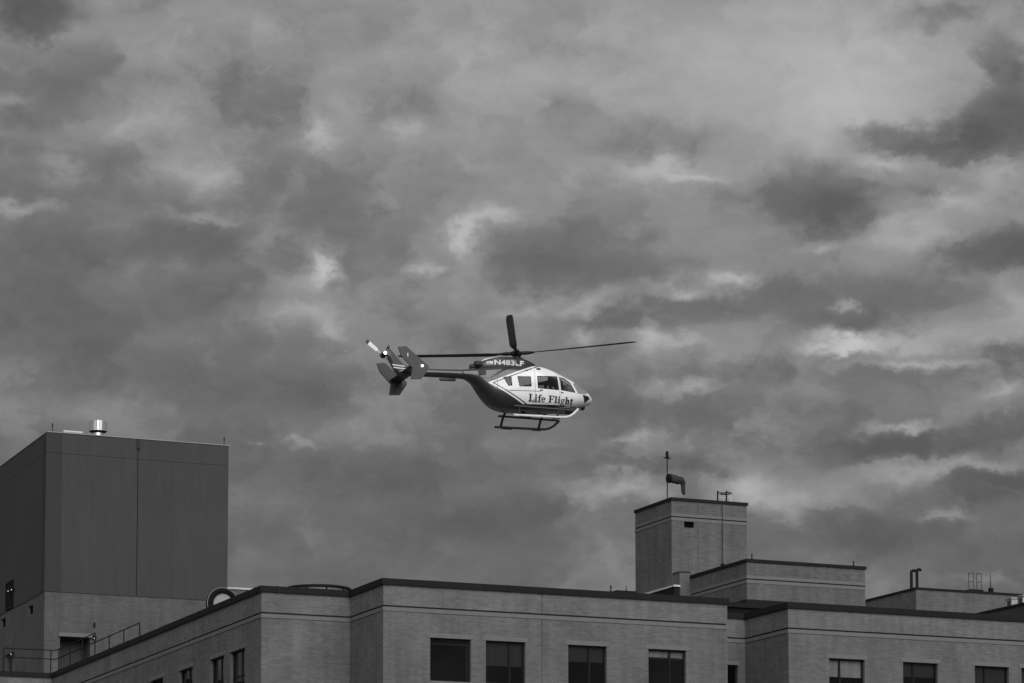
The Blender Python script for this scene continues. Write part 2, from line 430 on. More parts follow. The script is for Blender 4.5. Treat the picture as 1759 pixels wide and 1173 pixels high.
specs = [('F', 36.3, -20, -3.55, []), ('L', -3.55, 3.66, 36.3, [hole(w[0], w[1]) for w in left_wins]), ('F', 3.66, -3.55, 0, []),
         ('L', 0, 0, 3.66, []), ('F', 0, 0, 14.32, [hole(w[0], w[1]) for w in front_wins[:4]]), ('R', 14.32, 0, 3.66, []),
         ('F', 3.66, 14.32, 17.02, [hole(15.55, 16.68)]), ('L', 17.02, 0, 3.66, []), ('F', 0, 17.02, 42, [hole(w[0], w[1]) for w in front_wins[4:]])]
for ax, c, s0, s1, hs in specs:
    a = 'L' if ax == 'R' else ax
    main.part('wall', wall(a, c, s0, s1, 0, zj0, hs, .25), 'brick_wall')
    main.part('parapet_wall', wall(a, c, s0, s1, zj1, TOP - .2), 'brick_parapet')
rear = MB()
rear.add([(42, 0, 0), (42, 62, 0), (42, 62, TOP - .2), (42, 0, TOP - .2)], [[0, 1, 2, 3]])
rear.add([(42, 62, 0), (-20, 62, 0), (-20, 62, TOP - .2), (42, 62, TOP - .2)], [[0, 1, 2, 3]])
rear.add([(-20, 62, 0), (-20, 36.3, 0), (-20, 36.3, TOP - .2), (-20, 62, TOP - .2)], [[0, 1, 2, 3]])
main.part('rear_wall', rear, 'brick_wall')
main.part('belt_joint', band(plan, -.045, -.2, zj0 - .01, zj1 + .01), 'sealant')
main.part('belt_course', band(plan, .022, -.04, zj0 - .15, zj0 - .002), 'precast')
main.part('coping', band(plan, .07, -.4, TOP - .235, TOP), 'coping_metal')
inner = offset_path(plan, -.3)
main.part('parapet_back', MB().add([(*p, 16.1) for p in inner] + [(*p, TOP - .21) for p in inner], [[i, (i + 1) % 12, 12 + (i + 1) % 12, 12 + i] for i in range(12)]), 'brick_wall')
main.part('roof', MB().add([(*p, 16.2) for p in offset_path(plan, -.28)], [list(range(12))]), 'roof_membrane')
for (a0, a1, bars, bl, bm, tr) in front_wins:
    window(main, 'F', 0, a0, a1, SILL, HEAD, bars, bl, bm, tr)
    main.part('lintel', obox('F', 0, a0 - .12, a1 + .12, -.1, .014, HEAD + .003, HEAD + .17), 'precast')
    main.part('sill', obox('F', 0, a0 - .05, a1 + .05, -.12, .04, SILL - .09, SILL - .003), 'precast')
for (b0, b1, bl) in left_wins:
    window(main, 'L', -3.55, b0, b1, SILL, HEAD, (.42,), bl, 'blind', (.62,))
    main.part('lintel', obox('L', -3.55, b0 - .12, b1 + .12, -.1, .014, HEAD + .003, HEAD + .17), 'precast')
    main.part('sill', obox('L', -3.55, b0 - .05, b1 + .05, -.12, .04, SILL - .09, SILL - .003), 'precast')
window(main, 'F', 3.66, 15.55, 16.68, SILL, HEAD, (.5,), 0)
main.part('lintel', obox('F', 3.66, 15.45, 16.78, -.1, .014, HEAD + .003, HEAD + .17), 'precast')
# expansion joint down the long front, and down the left walls
for ax, c, s_ in (('F', 0, 6.42), ('L', -3.55, 11.4), ('L', -3.55, 23.2)):
    main.part('expansion_joint', obox(ax, c, s_ - .012, s_ + .012, -.02, .004, 8, zj0 - .16), 'sealant')
    main.part('expansion_joint', obox(ax, c, s_ - .012, s_ + .012, -.02, .004, zj1 + .012, TOP - .24), 'sealant')
for ax, c, s0, s1, step in (('L', -3.55, 4.2, 36, 3.05), ('F', 3.66, -3.0, 0, 2.2), ('F', 0, 1.9, 14.3, 3.05), ('F', 0, 18.9, 40, 3.05)):
    q = s0
    while q < s1 - .2:      # cover plates over the coping joints
        main.part('coping_cover', obox(ax, c, q, q + .11, -.1, .078, TOP - .24, TOP + .008), 'coping_metal')
        q += step
wl = main.part('wall_lamp', MB().box(15.22, 15.34, 3.5, 3.66, 14.5, 14.62), 'dark_metal')

# ------------------------------------------------------------------ block helper for the towers and penthouses
def block(T, a0, a1, b0, b1, z0, z1, wmat, cop=.12, belt=None, cop_mat='coping_metal', lip=.05, holesF=(), holesL=()):
    pl = [(a0, b1), (a0, b0), (a1, b0), (a1, b1)]
    zt = z1 - cop + .02
    if belt:
        T.part('wall', wall('F', b0, a0, a1, z0, belt - .025, holesF), wmat)
        T.part('wall', wall('L', a0, b0, b1, z0, belt - .025, holesL), wmat)
        T.part('parapet_wall', wall('F', b0, a0, a1, belt + .025, zt), wmat)
        T.part('parapet_wall', wall('L', a0, b0, b1, belt + .025, zt), wmat)
        T.part('belt_joint', band(pl, -.04, -.2, belt - .035, belt + .035), 'sealant')
        T.part('belt_course', band(pl, .018, -.03, belt - .17, belt - .027), 'precast')
        T.part('belt_course', band(pl, .012, -.03, belt + .027, belt + .16), 'precast')
    else:
        T.part('wall', wall('F', b0, a0, a1, z0, zt, holesF), wmat)
        T.part('wall', wall('L', a0, b0, b1, z0, zt, holesL), wmat)
    T.part('wall', wall('F', b1, a0, a1, z0, zt), wmat)
    T.part('wall', wall('L', a1, b0, b1, z0, zt), wmat)
    T.part('coping', band(pl, lip, -.25, z1 - cop, z1), cop_mat)
    T.part('roof', MB().add([(a0 + .2, b0 + .2, z1 - .12), (a1 - .2, b0 + .2, z1 - .12), (a1 - .2, b1 - .2, z1 - .12), (a0 + .2, b1 - .2, z1 - .12)], [[0, 1, 2, 3]]), 'roof_membrane')

# ------------------------------------------------------------------ tall clad tower
tw = Thing('clad_tower', 'tall windowless dark clad tower on a paler brick base behind the railing', 'tower', (-2.55, 42, 16.2))
TA, TB, TA1, TB1, TZ, TJ, TZ1 = -2.55, 42.0, 7.0, 57.0, 16.2, 21.67, 29.86
tw.part('base_wall', wall('F', TB, TA, TA1, TZ, TJ, [(-1.77, -.22, TZ, 19.43)], 1.2), 'brick_base')
tw.part('base_wall', wall('L', TA, TB, TB1, TZ, TJ, [(44.62, 45.65, 20.87, 21.35), (50.8, 51.85, 20.93, 21.41), (48.84, 50.7, 17.2, 19.36)], .25), 'brick_base')
tw.part('base_pier', MB().box(TA - .05, TA + .68, TB - .05, TB + .62, TZ, TJ - .004), 'brick_base')
for (b0, b1, z0, z1) in ((44.62, 45.65, 20.87, 21.35), (50.8, 51.85, 20.93, 21.41)):
    lv = tw.part('louvre', obox('L', TA, b0, b1, -.24, -.2, z0, z1), 'grille')
    for k in range(5):
        zz = z0 + .05 + k * .09
        tw.part('slat', MB().add([place('L', TA, *q) for q in ((b0, -.19, zz + .05), (b1, -.19, zz + .05), (b1, -.1, zz), (b0, -.1, zz))], [[0, 1, 2, 3]]), 'grille', lv)
# cladding panels: a lower and an upper row either side of the dark vertical joint, set 4 cm proud of the base
JZ, SX, PX = 28.77, 2.16, -1.83
def panel(ax, c, s0, s1, z0, z1, mat='cladding', o=.03):
    tw.part('cladding_panel', obox(ax, c, s0, s1, -.1, o, z0, z1), mat)
gp = .007
for (z0, z1) in ((TJ + .01, JZ - gp), (JZ + gp, TZ1 - .06)):
    panel('F', TB, PX + gp, SX - gp * 3, z0, z1); panel('F', TB, SX + gp * 3, 4.1 - .002, z0, z1); panel('F', TB, 4.1 + .002, TA1, z0, z1, 'cladding_light')
    panel('L', TA, TB + .66 + gp, 48.86, z0, z1) if z0 > JZ else None
    panel('L', TA, 48.9, TB1, z0, z1) if z0 > JZ else None
z0, z1 = TJ + .01, JZ - gp        # lower row on the left wall, broken by the window
panel('L', TA, TB + .66 + gp, 48.8, z0, z1); panel('L', TA, 50.74, TB1, z0, z1); panel('L', TA, 48.83, 50.71, 23.24, z1)
for (z0, z1) in ((TJ + .008, JZ - gp), (JZ + gp, TZ1 - .06)):
    tw.part('corner_pier', MB().box(TA - .08, PX - gp, TB - .08, TB + .66 - gp, z0, z1), 'cladding_pier')
tw.part('joint_backing', MB().box(TA + .02, TA1 - .02, TB + .06, TB1 - .02, TJ + .02, TZ1 - .1), 'sealant')
tw.part('coping', band([(TA, TB1), (TA, TB), (TA1, TB), (TA1, TB1)], .06, -.3, TZ1 - .04, TZ1), 'trim_grey')
tw.part('roof', MB().add([(TA, TB, TZ1 - .03), (TA1, TB, TZ1 - .03), (TA1, TB1, TZ1 - .03), (TA, TB1, TZ1 - .03)], [[0, 1, 2, 3]]), 'roof_membrane')
tw.part('scupper', obox('F', TB, 2.08, 2.24, .052, .12, 29.3, 29.72), 'sealant')
window(tw, 'L', TA, 48.84, 50.7, 21.75, 23.2, (.5,), 0, room=.02, depth=-.06, pane_mat='grille')
dr = tw.part('door', MB().box(48 - 48 + TA + .2, TA + .26, 48.9, 50.64, 17.2, 19.32), 'door_paint')
tw.part('vision_panel', MB().box(TA + .185, TA + .199, 49.2, 49.75, 17.9, 19.05), 'window_glass', dr)
tw.part('lintel', obox('F', TB, -1.86, -.13, -.1, .1, 19.435, 19.62), 'precast')
dr2 = tw.part('door', MB().box(-1.76, -.23, TB + 1.1, TB + 1.16, TZ, 19.42), 'door_paint')
tw.part('vision_panel', MB().box(-.78, -.68, TB + 1.07, TB + 1.099, 18.05, 18.85), 'blind', dr2)
lm = tw.part('wall_lamp', MB().box(-.09, .07, TB - .12, TB, 19.36, 19.56), 'dark_metal')
tw.part('bulb', MB().lathe([(.0, -.03), (.035, -.02), (.035, .02), (.0, .03)], (-.01, TB - .13, 19.4), 10), 'lamp_glow', lm)
tw.part('horn', MB().lathe([(.03, 0), (.05, .06), (.05, .2), (.02, .26)], (-.02, TB - .07, 19.98), 12), 'dark_metal')
for (b, z) in ((49.5, 22.65), (48.72, 22.62), (48.6, 19.2)):
    l2 = tw.part('wall_lamp', MB().box(TA - .17, TA - .02, b - .05, b + .05, z - .03, z + .11), 'dark_metal')
    tw.part('bulb', MB().lathe([(.0, -.018), (.018, -.014), (.018, .016), (.0, .02)], (TA - .19, b, z), 8), 'lamp_glow', l2)

# rooftop ventilator: polished drum of bright sheets above a narrow neck
vt = Thing('roof_ventilator', 'polished metal drum ventilator on the dark tower roof', 'ventilator', (.58, 44, TZ1 - .03))
vt.part('neck', MB().lathe([(.36, 29.83), (.31, 30.05), (.29, 30.4)], (.58, 44, 0), 28), 'galvanised', smooth=True)
vt.part('skirt', MB().lathe([(.3, 30.36), (.42, 30.42), (.46, 30.45)], (.58, 44, 0), 28), 'dark_metal', smooth=True)
for k in range(12):
    m = MB(); a0 = k * math.pi / 6
    v = []
    for j in range(6):
        a = a0 + (math.pi / 6) * (j / 5) * .96
        r = .455 + .012 * math.sin(j / 5 * math.pi)
        for z in (30.45, 30.97): v.append((.58 + r * math.cos(a), 44 + r * math.sin(a), z))
    m.add(v, [[2 * j, 2 * j + 2, 2 * j + 3, 2 * j + 1] for j in range(5)])
    vt.part('drum_sheet', m, 'galvanised', smooth=True)
vt.part('drum_core', MB().lathe([(.43, 30.46), (.43, 30.95), (.2, 30.99)], (.58, 44, 0), 28), 'dark_metal', smooth=True)
ht = Thing('roof_hatch', 'low pale roof hatch beside the polished ventilator', 'hatch', (-1.1, 43, TZ1 - .03))
ht.part('curb', MB().box(-1.55, -.64, 42.6, 43.4, TZ1 - .03, 30.02), 'galvanised')
ht.part('lid', MB().box(-1.6, -.59, 42.55, 43.45, 30.022, 30.09), 'pale_metal')

# lightning rods
def rod(a, b, z, h, label, group):
    m = MB().tube([(a, b, z), (a, b, z + h * .45), (a, b, z + h)], [.018, .018, .012], 6)
    m.lathe([(.045, z - .01), (.045, z + .03), (.02, z + .05)], (a, b, 0), 8)
    m.lathe([(.02, z + h * .5), (.032, z + h * .55), (.032, z + h * .9), (.01, z + h)], (a, b, 0), 8)
    return single('lightning_rod', m, 'dark_metal', label, 'lightning rod', (a, b, z), group)
grp = 'lightning rods on the roof edges'
rod(-2.3, 42.02, TZ1, .46, 'thin lightning rod on the outer corner pier of the dark tower', grp)
rod(6.77, 42.02, TZ1, .42, 'thin lightning rod at the plain end of the dark tower', grp)

# ------------------------------------------------------------------ railing on the low roof
rl = Thing('roof_railing', 'thin dark metal railing round the low roof edge below the dark tower', 'railing', (-3.3, 36.6, 16.2))
def rail_run(pts, z):
    rl.part('rail', MB().tube([(p[0], p[1], z) for p in pts], .026, 8), 'rail_metal', smooth=True)
for z in (18.05, 17.62):
    rail_run([(-5.85, 36.6), (-3.3, 36.6)], z)
    rail_run([(-3.3, 36.6), (-3.3, 29.2)], z)
rail_run([(-3.3, 29.2), (-3.3, 21.6)], 17.62)
for p in [(-5.85, 36.6), (-3.55, 36.6), (-3.3, 36.0), (-3.3, 33.8), (-3.3, 31.5), (-3.3, 29.2)]:
    rl.part('post', MB().tube([(*p, 16.19), (*p, 18.05)], .028, 8), 'rail_metal', smooth=True)
for p in [(-3.3, 26.7), (-3.3, 24.2), (-3.3, 21.6)]:
    rl.part('post', MB().tube([(*p, 16.19), (*p, 17.62)], .028, 8), 'rail_metal', smooth=True)

# ------------------------------------------------------------------ round fan and round drum on the roof
fn = Thing('roof_fan', 'round black rimmed rooftop fan with pale mouth beside the dark tower', 'fan', (3.08, 30.6, 16.2))
fc = (3.08, 30, 19.86)
fn.part('housing', MB().lathe([(.72, .05), (.74, .2), (.74, .4), (.5, .55)], fc, 40, 'y'), 'dark_metal', smooth=True)
ring = MB(); nn = 40; prof = [(.47, .02), (.5, -.06), (.6, -.1), (.72, -.06), (.745, .06), (.6, .14)]
v = []; f = []
for i in range(nn):
    a = 2 * math.pi * i / nn
    for (r, y) in prof: v.append((fc[0] + r * math.cos(a), fc[1] + y, fc[2] + r * math.sin(a)))
k = len(prof)
for i in range(nn):
    for j in range(k): f.append([i * k + j, i * k + (j + 1) % k, ((i + 1) % nn) * k + (j + 1) % k, ((i + 1) % nn) * k + j])
fn.part('rim', ring.add(v, f), 'grille', smooth=True)
fn.part('mouth', MB().lathe([(.49, 0.01), (.42, .12), (.1, .2)], fc, 40, 'y'), 'trim_grey', smooth=True)
trim = MB(); v = []; f = []
for i in range(nn):
    a = 2 * math.pi * i / nn
    for (r, y) in ((.748, .03), (.768, .03), (.768, .09), (.748, .09)): v.append((fc[0] + r * math.cos(a), fc[1] + y, fc[2] + r * math.sin(a)))
for i in range(nn):
    for j in range(4): f.append([i * 4 + j, i * 4 + (j + 1) % 4, ((i + 1) % nn) * 4 + (j + 1) % 4, ((i + 1) % nn) * 4 + j])
fn.part('edge_trim', trim.add(v, f), 'trim_grey', smooth=True, sharp=30)
fn.part('pedestal', MB().box(2.7, 3.46, 30.12, 30.5, 16.19, 19.3), 'dark_metal')

dm = Thing('round_vent_drum', 'broad pale round roof drum with dark projecting rim behind the brick parapet', 'vent', (2.35, 14.2, 16.2))
dm.part('drum', MB().lathe([(1.32, 16.19), (1.32, 18.40)], (2.35, 14.2, 0), 48), 'drum_grey', smooth=True)
dm.part('rim', MB().lathe([(1.33, 18.38), (1.40, 18.39), (1.41, 18.45), (1.38, 18.48), (1.0, 18.50)], (2.35, 14.2, 0), 48), 'dark_metal', smooth=True)
for k in range(10):
    a = k * 2 * math.pi / 10 + .25
    x, y = 2.35 + 1.34 * math.cos(a), 14.2 + 1.34 * math.sin(a)
    dm.part('bracket', MB().tube([(x, y, 16.19), (x, y, 18.40)], .03, 6), 'dark_metal')

# low block with pale coping beyond the tower
lb = Thing('low_roof_block', 'low grey roof block with a bright white coping beside the dark tower', 'building', (7.05, 44, 16.2))
block(lb, 7.06, 15.5, 44, 52, 16.2, 22.72, 'brick_tower', .09, None, 'pale_metal')

# ------------------------------------------------------------------ stair tower with windsock
st = Thing('stair_tower', 'square brick stair tower with one small dark vent opening', 'tower', (18.82, 14, 16.2))
block(st, 18.82, 22.58, 14, 17.74, 16.2, 23.45, 'brick_tower', .13, 22.59, holesF=[(19.44, 19.94, 22.14, 22.41)])
vo = st.part('vent_opening', MB().box(19.44, 19.94, 14.16, 14.19, 22.14, 22.41), 'grille')
for k in range(3):
    st.part('slat', MB().add([(19.44, 14.15, 22.19 + k * .08), (19.94, 14.15, 22.19 + k * .08), (19.94, 14.08, 22.15 + k * .08), (19.44, 14.08, 22.15 + k * .08)], [[0, 1, 2, 3]]), 'grille', vo)
for (x, z0) in ((20.13, 16.3), (21.28, 20.55)):
    for (za, zb) in ((z0, 22.41), (22.76, 23.3)):
        st.part('expansion_joint', obox('F', 14, x - .008, x + .008, -.02, .003, za, zb), 'sealant')
st.part('conduit', MB().tube([(21.33, 13.96, 23.28), (21.33, 13.96, 20.6)], .012, 8), 'rail_metal', smooth=True)
st.part('conduit_box', MB().box(21.26, 21.4, 13.9, 13.998, 20.42, 20.62), 'dark_metal')

nb = Thing('brick_annex', 'short brick annex in the corner between stair tower and penthouse', 'building', (19.0, 13.3, 16.2))
block(nb, 18.86, 19.38, 13.3, 13.985, 16.2, 20.05, 'brick_tower', .05, None, 'sealant', .02)
cu = Thing('roof_curb', 'dark roof curb with a pale metal cap beside the stair tower', 'curb', (18.6, 14, 16.2))
cu.part('curb_wall', MB().box(18.55, 18.8, 13.2, 17.0, 16.2, 19.33), 'coping_metal')
cu.part('cap', MB().box(18.5, 18.815, 13.15, 17.05, 19.332, 19.41), 'pale_metal')
lk = Thing('back_roof_block', 'dark low roof block peeping out behind the stair tower', 'building', (17.6, 17.0, 16.2))
block(lk, 17.6, 18.5, 17.1, 24.0, 16.2, 19.62, 'cladding', .3)
rod(17.72, 16.4, 16.2, 3.55, 'tall lightning rod in front of the low dark roof block', grp)
rod(9.3, -.02, TOP, .24, 'short lightning rod on the long brick parapet left of the stair tower', grp)

ws = Thing('windsock', 'drooping dark windsock on a thin mast above the stair tower', 'windsock', (18.93, 14.64, 23.3))
px, py = 18.93, 14.64
ws.part('mast', MB().tube([(px, py, 23.3), (px, py, 25.36)], .026, 8), 'rail_metal', smooth=True)
bl = ws.part('beacon', MB().lathe([(.05, 25.36), (.065, 25.38), (.065, 25.62), (.05, 25.64)], (px, py, 0), 12), 'dark_metal', smooth=True)
ws.part('beacon_arm', MB().tube([(px - .2, py, 25.36), (px - .1, py, 25.34), (px, py, 25.32), (px + .1, py, 25.34), (px + .2, py, 25.35)], [.012, .03, .05, .03, .012], 8), 'dark_metal', bl)
ws.part('hoop_frame', MB().tube([(px + .0, py, 24.62), (px + .25, py, 24.6), (px + .25, py, 24.24), (px, py, 24.22)], .018, 6), 'dark_metal')
m = MB(); v = []; f = []; nn = 18
path = [(x * .88, z, r) for (x, z, r) in [(.03, 24.42, .19), (.2, 24.42, .195), (.45, 24.39, .19), (.66, 24.37, .185), (.80, 24.36, .18), (.87, 24.27, .13), (.89, 24.1, .1), (.91, 23.9, .09), (.93, 23.78, .075), (.95, 23.72, .03)]]
for i, (x, z, r) in enumerate(path):
    p0, p1 = path[max(i - 1, 0)], path[min(i + 1, len(path) - 1)]
    t = Vector((p1[0] - p0[0], 0, p1[1] - p0[1])).normalized(); n_ = Vector((-t.z, 0, t.x))
    for k in range(nn):
        a = 2 * math.pi * k / nn; rr = r * (1 + .09 * math.sin(3 * a + i * 1.7))
        q = Vector((px + x, py, z)) + n_ * rr * math.cos(a) + Vector((0, 1, 0)) * rr * .8 * math.sin(a)
        v.append(q)
for i in range(len(path) - 1):
    for k in range(nn): f.append([i * nn + k, i * nn + (k + 1) % nn, (i + 1) * nn + (k + 1) % nn, (i + 1) * nn + k])
sk = ws.part('sock', m.add(v, f), 'sock_fabric', smooth=True, sharp=75)
ws.part('sock_collar', MB().lathe([(.197, -.0), (.2, .12)], (px + .02, py, 24.42), 18, 'x'), 'grille', sk, smooth=True)

lc = Thing('ladder_cage', 'open metal ladder cage top rising over the stair tower edge', 'ladder', (21.4, 14.6, 23.3))
for x, y in ((21.14, 14.5), (21.5, 14.35)):
    lc.part('stile', MB().tube([(x, y, 23.3), (x, y, 24.0)], .036, 8), 'dark_metal')
hoop = [(21.5 + .36 * math.sin(t) * 1.05, 14.62 - .27 * math.cos(t), 23.93) for t in [i * math.pi / 10 for i in range(11)]]
lc.part('hoop', MB().tube([(21.14, 14.5, 23.9), (21.5, 14.35, 23.9)], .026, 8), 'dark_metal')
lc.part('hoop', MB().tube(hoop + [(21.5, 14.9, 23.93)], .026, 8), 'dark_metal', smooth=True)
for i in (2, 4, 6, 8):
    p = hoop[i]; lc.part('cage_bar', MB().tube([(p[0], p[1], 23.3), (p[0], p[1], 23.93)], .011, 6), 'pale_metal')
lc.e.location += U * .24
for k in range(2):
    lc.part('rung', MB().tube([(21.14, 14.5, 23.48 + k * .22), (21.5, 14.35, 23.48 + k * .22)], .012, 6), 'pale_metal')

# ------------------------------------------------------------------ penthouse
ph = Thing('roof_penthouse', 'low brick penthouse with belt line standing before the stair tower', 'building', (19.4, 8, 16.2))
block(ph, 19.4, 25.16, 8, 13.98, 16.2, 19.89, 'brick_tower', .13, 19.03)
ph.part('flashing', band([(19.4, 13.2), (19.4, 8), (25.16, 8), (25.16, 13.9)], .05, .006, 16.2, 18.15, False), 'coping_metal')
rod(19.66, 8.02, 19.89, .24, 'short lightning rod near the corner of the low penthouse, beside the stair tower', grp)
rod(24.6, 8.02, 19.89, .22, 'short lightning rod toward the open far end of the low penthouse', grp)
# plain black box standing behind the gap between the two brick fronts
pl = Thing('roof_dark_box', 'black roof box in the gap between the brick fronts', 'plant box', (19.6, 5.6, 16.2))
pl.part('casing', MB().box(15.2, 19.0, 5.6, 7.4, 16.2, 17.42), 'grille')
pl.part('cover', MB().box(15.1, 19.1, 5.5, 7.5, 17.422, 17.62), 'coping_metal')

# ------------------------------------------------------------------ far flat block with pipes, ladder hoops and mast
fb = Thing('far_roof_block', 'plain grey flat block with thin black coping behind the penthouse', 'building', (37.96, 25, 16.2))
block(fb, 37.96, 58, 25, 46, 16.2, 21.91, 'brick_tower', .1)
arc = lambda c, r, a0, a1, n=7: [(c[0] + r * math.cos(a0 + (a1 - a0) * i / n), c[1], c[2] + r * math.sin(a0 + (a1 - a0) * i / n)) for i in range(n + 1)]
gn = Thing('vent_pipes', 'pair of black gooseneck vent pipes at the far block corner', 'pipe', (38.2, 25.6, 21.8))
gn.part('pipe', MB().tube([(38.0, 25.5, 21.75), (38.0, 25.5, 22.72)] + arc((38.12, 25.5, 22.72), .12, math.pi, math.pi / 2, 5) + [(38.3, 25.5, 22.84)], .075, 10), 'dark_metal', smooth=True)
gn.part('pipe', MB().tube([(38.33, 25.5, 21.75), (38.33, 25.5, 22.8)] + arc((38.45, 25.5, 22.8), .12, math.pi, .35, 8), .075, 10), 'dark_metal', smooth=True)
for x0, x1, lab in ((41.25, 41.56, 'thin pale metal hoop frame on the far block, beside the pipes'), (41.74, 42.02, 'thin pale metal hoop frame on the far block, beside the mast')):
    hp = Thing('hoop_frame', lab, 'frame', (x0, 25.3, 21.8), 'pale hoop frames on the far block')
    for x in (x0, x1): hp.part('upright', MB().tube([(x, 25.3, 21.78), (x, 25.3, 22.9)], .02, 6), 'hoop_grey')
    for z in (22.88, 22.44): hp.part('crossbar', MB().tube([(x0, 25.3, z - .03), (x1, 25.3, z + .02)], .022, 6), 'hoop_grey')
single('equipment_base', MB().box(41.25, 42.05, 25.15, 25.6, 21.78, 22.02), 'dark_metal', 'flat dark base box under the two pale hoop frames', 'box', (41.6, 25.3, 21.78))
ms = Thing('antenna_mast', 'thin whip antenna on a small black box on the far block', 'antenna', (42.57, 25.3, 21.78))
ms.part('box', MB().box(42.48, 42.68, 25.2, 25.4, 21.78, 22.16), 'dark_metal')
ms.part('whip', MB().tube([(42.57, 25.3, 22.1), (42.56, 25.3, 22.55), (42.55, 25.3, 22.95)], [.03, .018, .01], 6), 'dark_metal')

# low block at the right end with two pale vent boxes
rb = Thing('end_roof_block', 'low dark roof block with pale vent boxes right behind the long parapet', 'building', (28.5, .6, 16.2))
block(rb, 28.5, 33, .6, 14, 16.2, 17.6, 'cladding', .09)
for b, lab in ((1.25, 'pale square vent box nearest the front edge of the end roof block'), (2.1, 'pale square vent box set further back on the end roof block')):
    vb = Thing('vent_box', lab, 'vent', (28.8, b, 17.48), 'pale vent boxes on the end roof block')
    vb.part('box', MB().box(28.62, 29.0, b - .22, b + .22, 17.47, 17.9), 'pale_metal')
    vb.part('hood', MB().box(28.56, 29.06, b - .27, b + .27, 17.902, 17.96), 'galvanised')
    vb.part('grille', MB().box(28.605, 28.618, b - .13, b + .13, 17.62, 17.84), 'blind')

# ================================================================== helicopter
HELI = Vector((.196, 128.0, 30.56))
he = bpy.data.objects.new('helicopter', None); COL.objects.link(he); he.empty_display_size = 1
he.location = HELI; he.rotation_euler = (R(-2.5), 0, R(21))
tag(he, 'dark and white rescue helicopter flying above the roofs, lettered along its side', 'helicopter')

# paint: dark all over, white cabin wedge with a fine dark pinstripe
def paint_mat():
    m, N, L, b = base_mat('heli_paint', .026, .35, 0, .5)
    b.inputs['Coat Weight'].default_value = 1.0; b.inputs['Coat Roughness'].default_value = .07
    tc = N.new('ShaderNodeTexCoord'); sx = N.new('ShaderNodeSeparateXYZ'); L.new(tc.outputs['Object'], sx.inputs[0])
    x, z = sx.outputs[0], sx.outputs[2]
    k1, k2 = .427, .536
    s1 = mth(N, L, 'MULTIPLY', mth(N, L, 'SUBTRACT', mth(N, L, 'MULTIPLY_ADD', x, k1, -1.65 + k1 * 1.66), z), 1 / math.hypot(1, k1))
    s2 = mth(N, L, 'MULTIPLY', mth(N, L, 'ADD', mth(N, L, 'MULTIPLY_ADD', x, k2, 1.65 + k2 * 1.66), z), 1 / math.hypot(1, k2))
    s3 = mth(N, L, 'ADD', mth(N, L, 'MULTIPLY_ADD', x, -.05, 2.53), z)
    ins = mth(N, L, 'SMOOTH_MIN', s1, s2, .05)
    w = mth(N, L, 'GREATER_THAN', ins, 0.0)
    pin = mth(N, L, 'LESS_THAN', mth(N, L, 'ABSOLUTE', mth(N, L, 'SUBTRACT', ins, .098)), .025)
    w = mth(N, L, 'MULTIPLY', w, mth(N, L, 'SUBTRACT', 1.0, pin))
    w = mth(N, L, 'MULTIPLY', w, mth(N, L, 'GREATER_THAN', s3, 0.0))
    n1 = noise(N, L, tc.outputs['Object'], 2.3, 6, .6)
    dirt = mth(N, L, 'MULTIPLY_ADD', mth(N, L, 'SUBTRACT', n1, .5), .35, 1.0)
    val = mth(N, L, 'MULTIPLY', mth(N, L, 'MULTIPLY_ADD', w, .83, .026), dirt)
    L.new(val, b.inputs['Base Color'])
paint_mat()
worn('heli_dark', .032, .3, 0, amt=.2, scale=3, streak=.05, spec=.5)
worn('heli_mid', .052, .4, 0, amt=.2, scale=3, streak=.05)
worn('heli_white', .8, .35, 0, amt=.08, scale=3, streak=.05)
worn('heli_black', .015, .5, 0, amt=.2, scale=5, streak=.0)
worn('blade_grey', .03, .5, 0, amt=.2, scale=3, streak=.0)
worn('step_grey', .07, .6, 0, amt=.2)
worn('skid_grey', .7, .4, 0, amt=.2, scale=5, streak=.0)
worn('cabin_dark', .11, .8, 0, amt=.3)
worn('helmet_white', .85, .3, 0, amt=.05)
worn('flight_suit', .08, .9, 0, amt=.2, scale=8)
worn('skin_tone', .4, .6, 0, amt=.1)

def hpart(name, mb, mat, parent=None, smooth=False, sharp=35, label=None):
    o = make_obj(name, mb.v, mb.f, mat, parent or he, smooth, sharp)
    if label: o['label'] = label
    return o
ST = np.array([  # x, top, bottom, half width, squareness
    (3.70, -1.86, -2.00, .05, 2.0), (3.62, -1.79, -2.09, .18, 2.1), (3.38, -1.60, -2.22, .42, 2.2), (3.0, -1.38, -2.35, .60, 2.4),
    (2.6, -1.16, -2.46, .73, 2.6), (2.0, -.92, -2.60, .83, 2.8), (1.5, -.73, -2.67, .86, 3.0), (1.0, -.62, -2.71, .87, 3.2),
    (.2, -.60, -2.74, .87, 3.2), (-.5, -.62, -2.75, .86, 3.1), (-1.0, -.66, -2.68, .83, 2.9), (-1.4, -.72, -2.49, .76, 2.7),
    (-1.8, -.80, -2.06, .63, 2.5), (-2.15, -.88, -1.62, .45, 2.3), (-2.5, -.95, -1.42, .30, 2.1), (-2.8, -.98, -1.395, .235, 2.0),
    (-4.2, -1.05, -1.43, .20, 2.0), (-5.3, -1.12, -1.47, .17, 2.0), (-5.7, -1.2, -1.44, .10, 2.0)])[::-1]
CW = np.array([(-2.06, -.80, -1.0, .22, 2.4), (-1.8, -.57, -1.02, .44, 3.0), (-1.35, -.41, -1.02, .57, 4.0), (-.8, -.31, -1.02, .60, 4.5), (-.2, -.31, -1.0, .60, 4.5),
               (.3, -.36, -.97, .58, 4.0), (.65, -.46, -.93, .50, 3.2), (.85, -.56, -.88, .38, 2.6), (.98, -.66, -.82, .16, 2.2)])
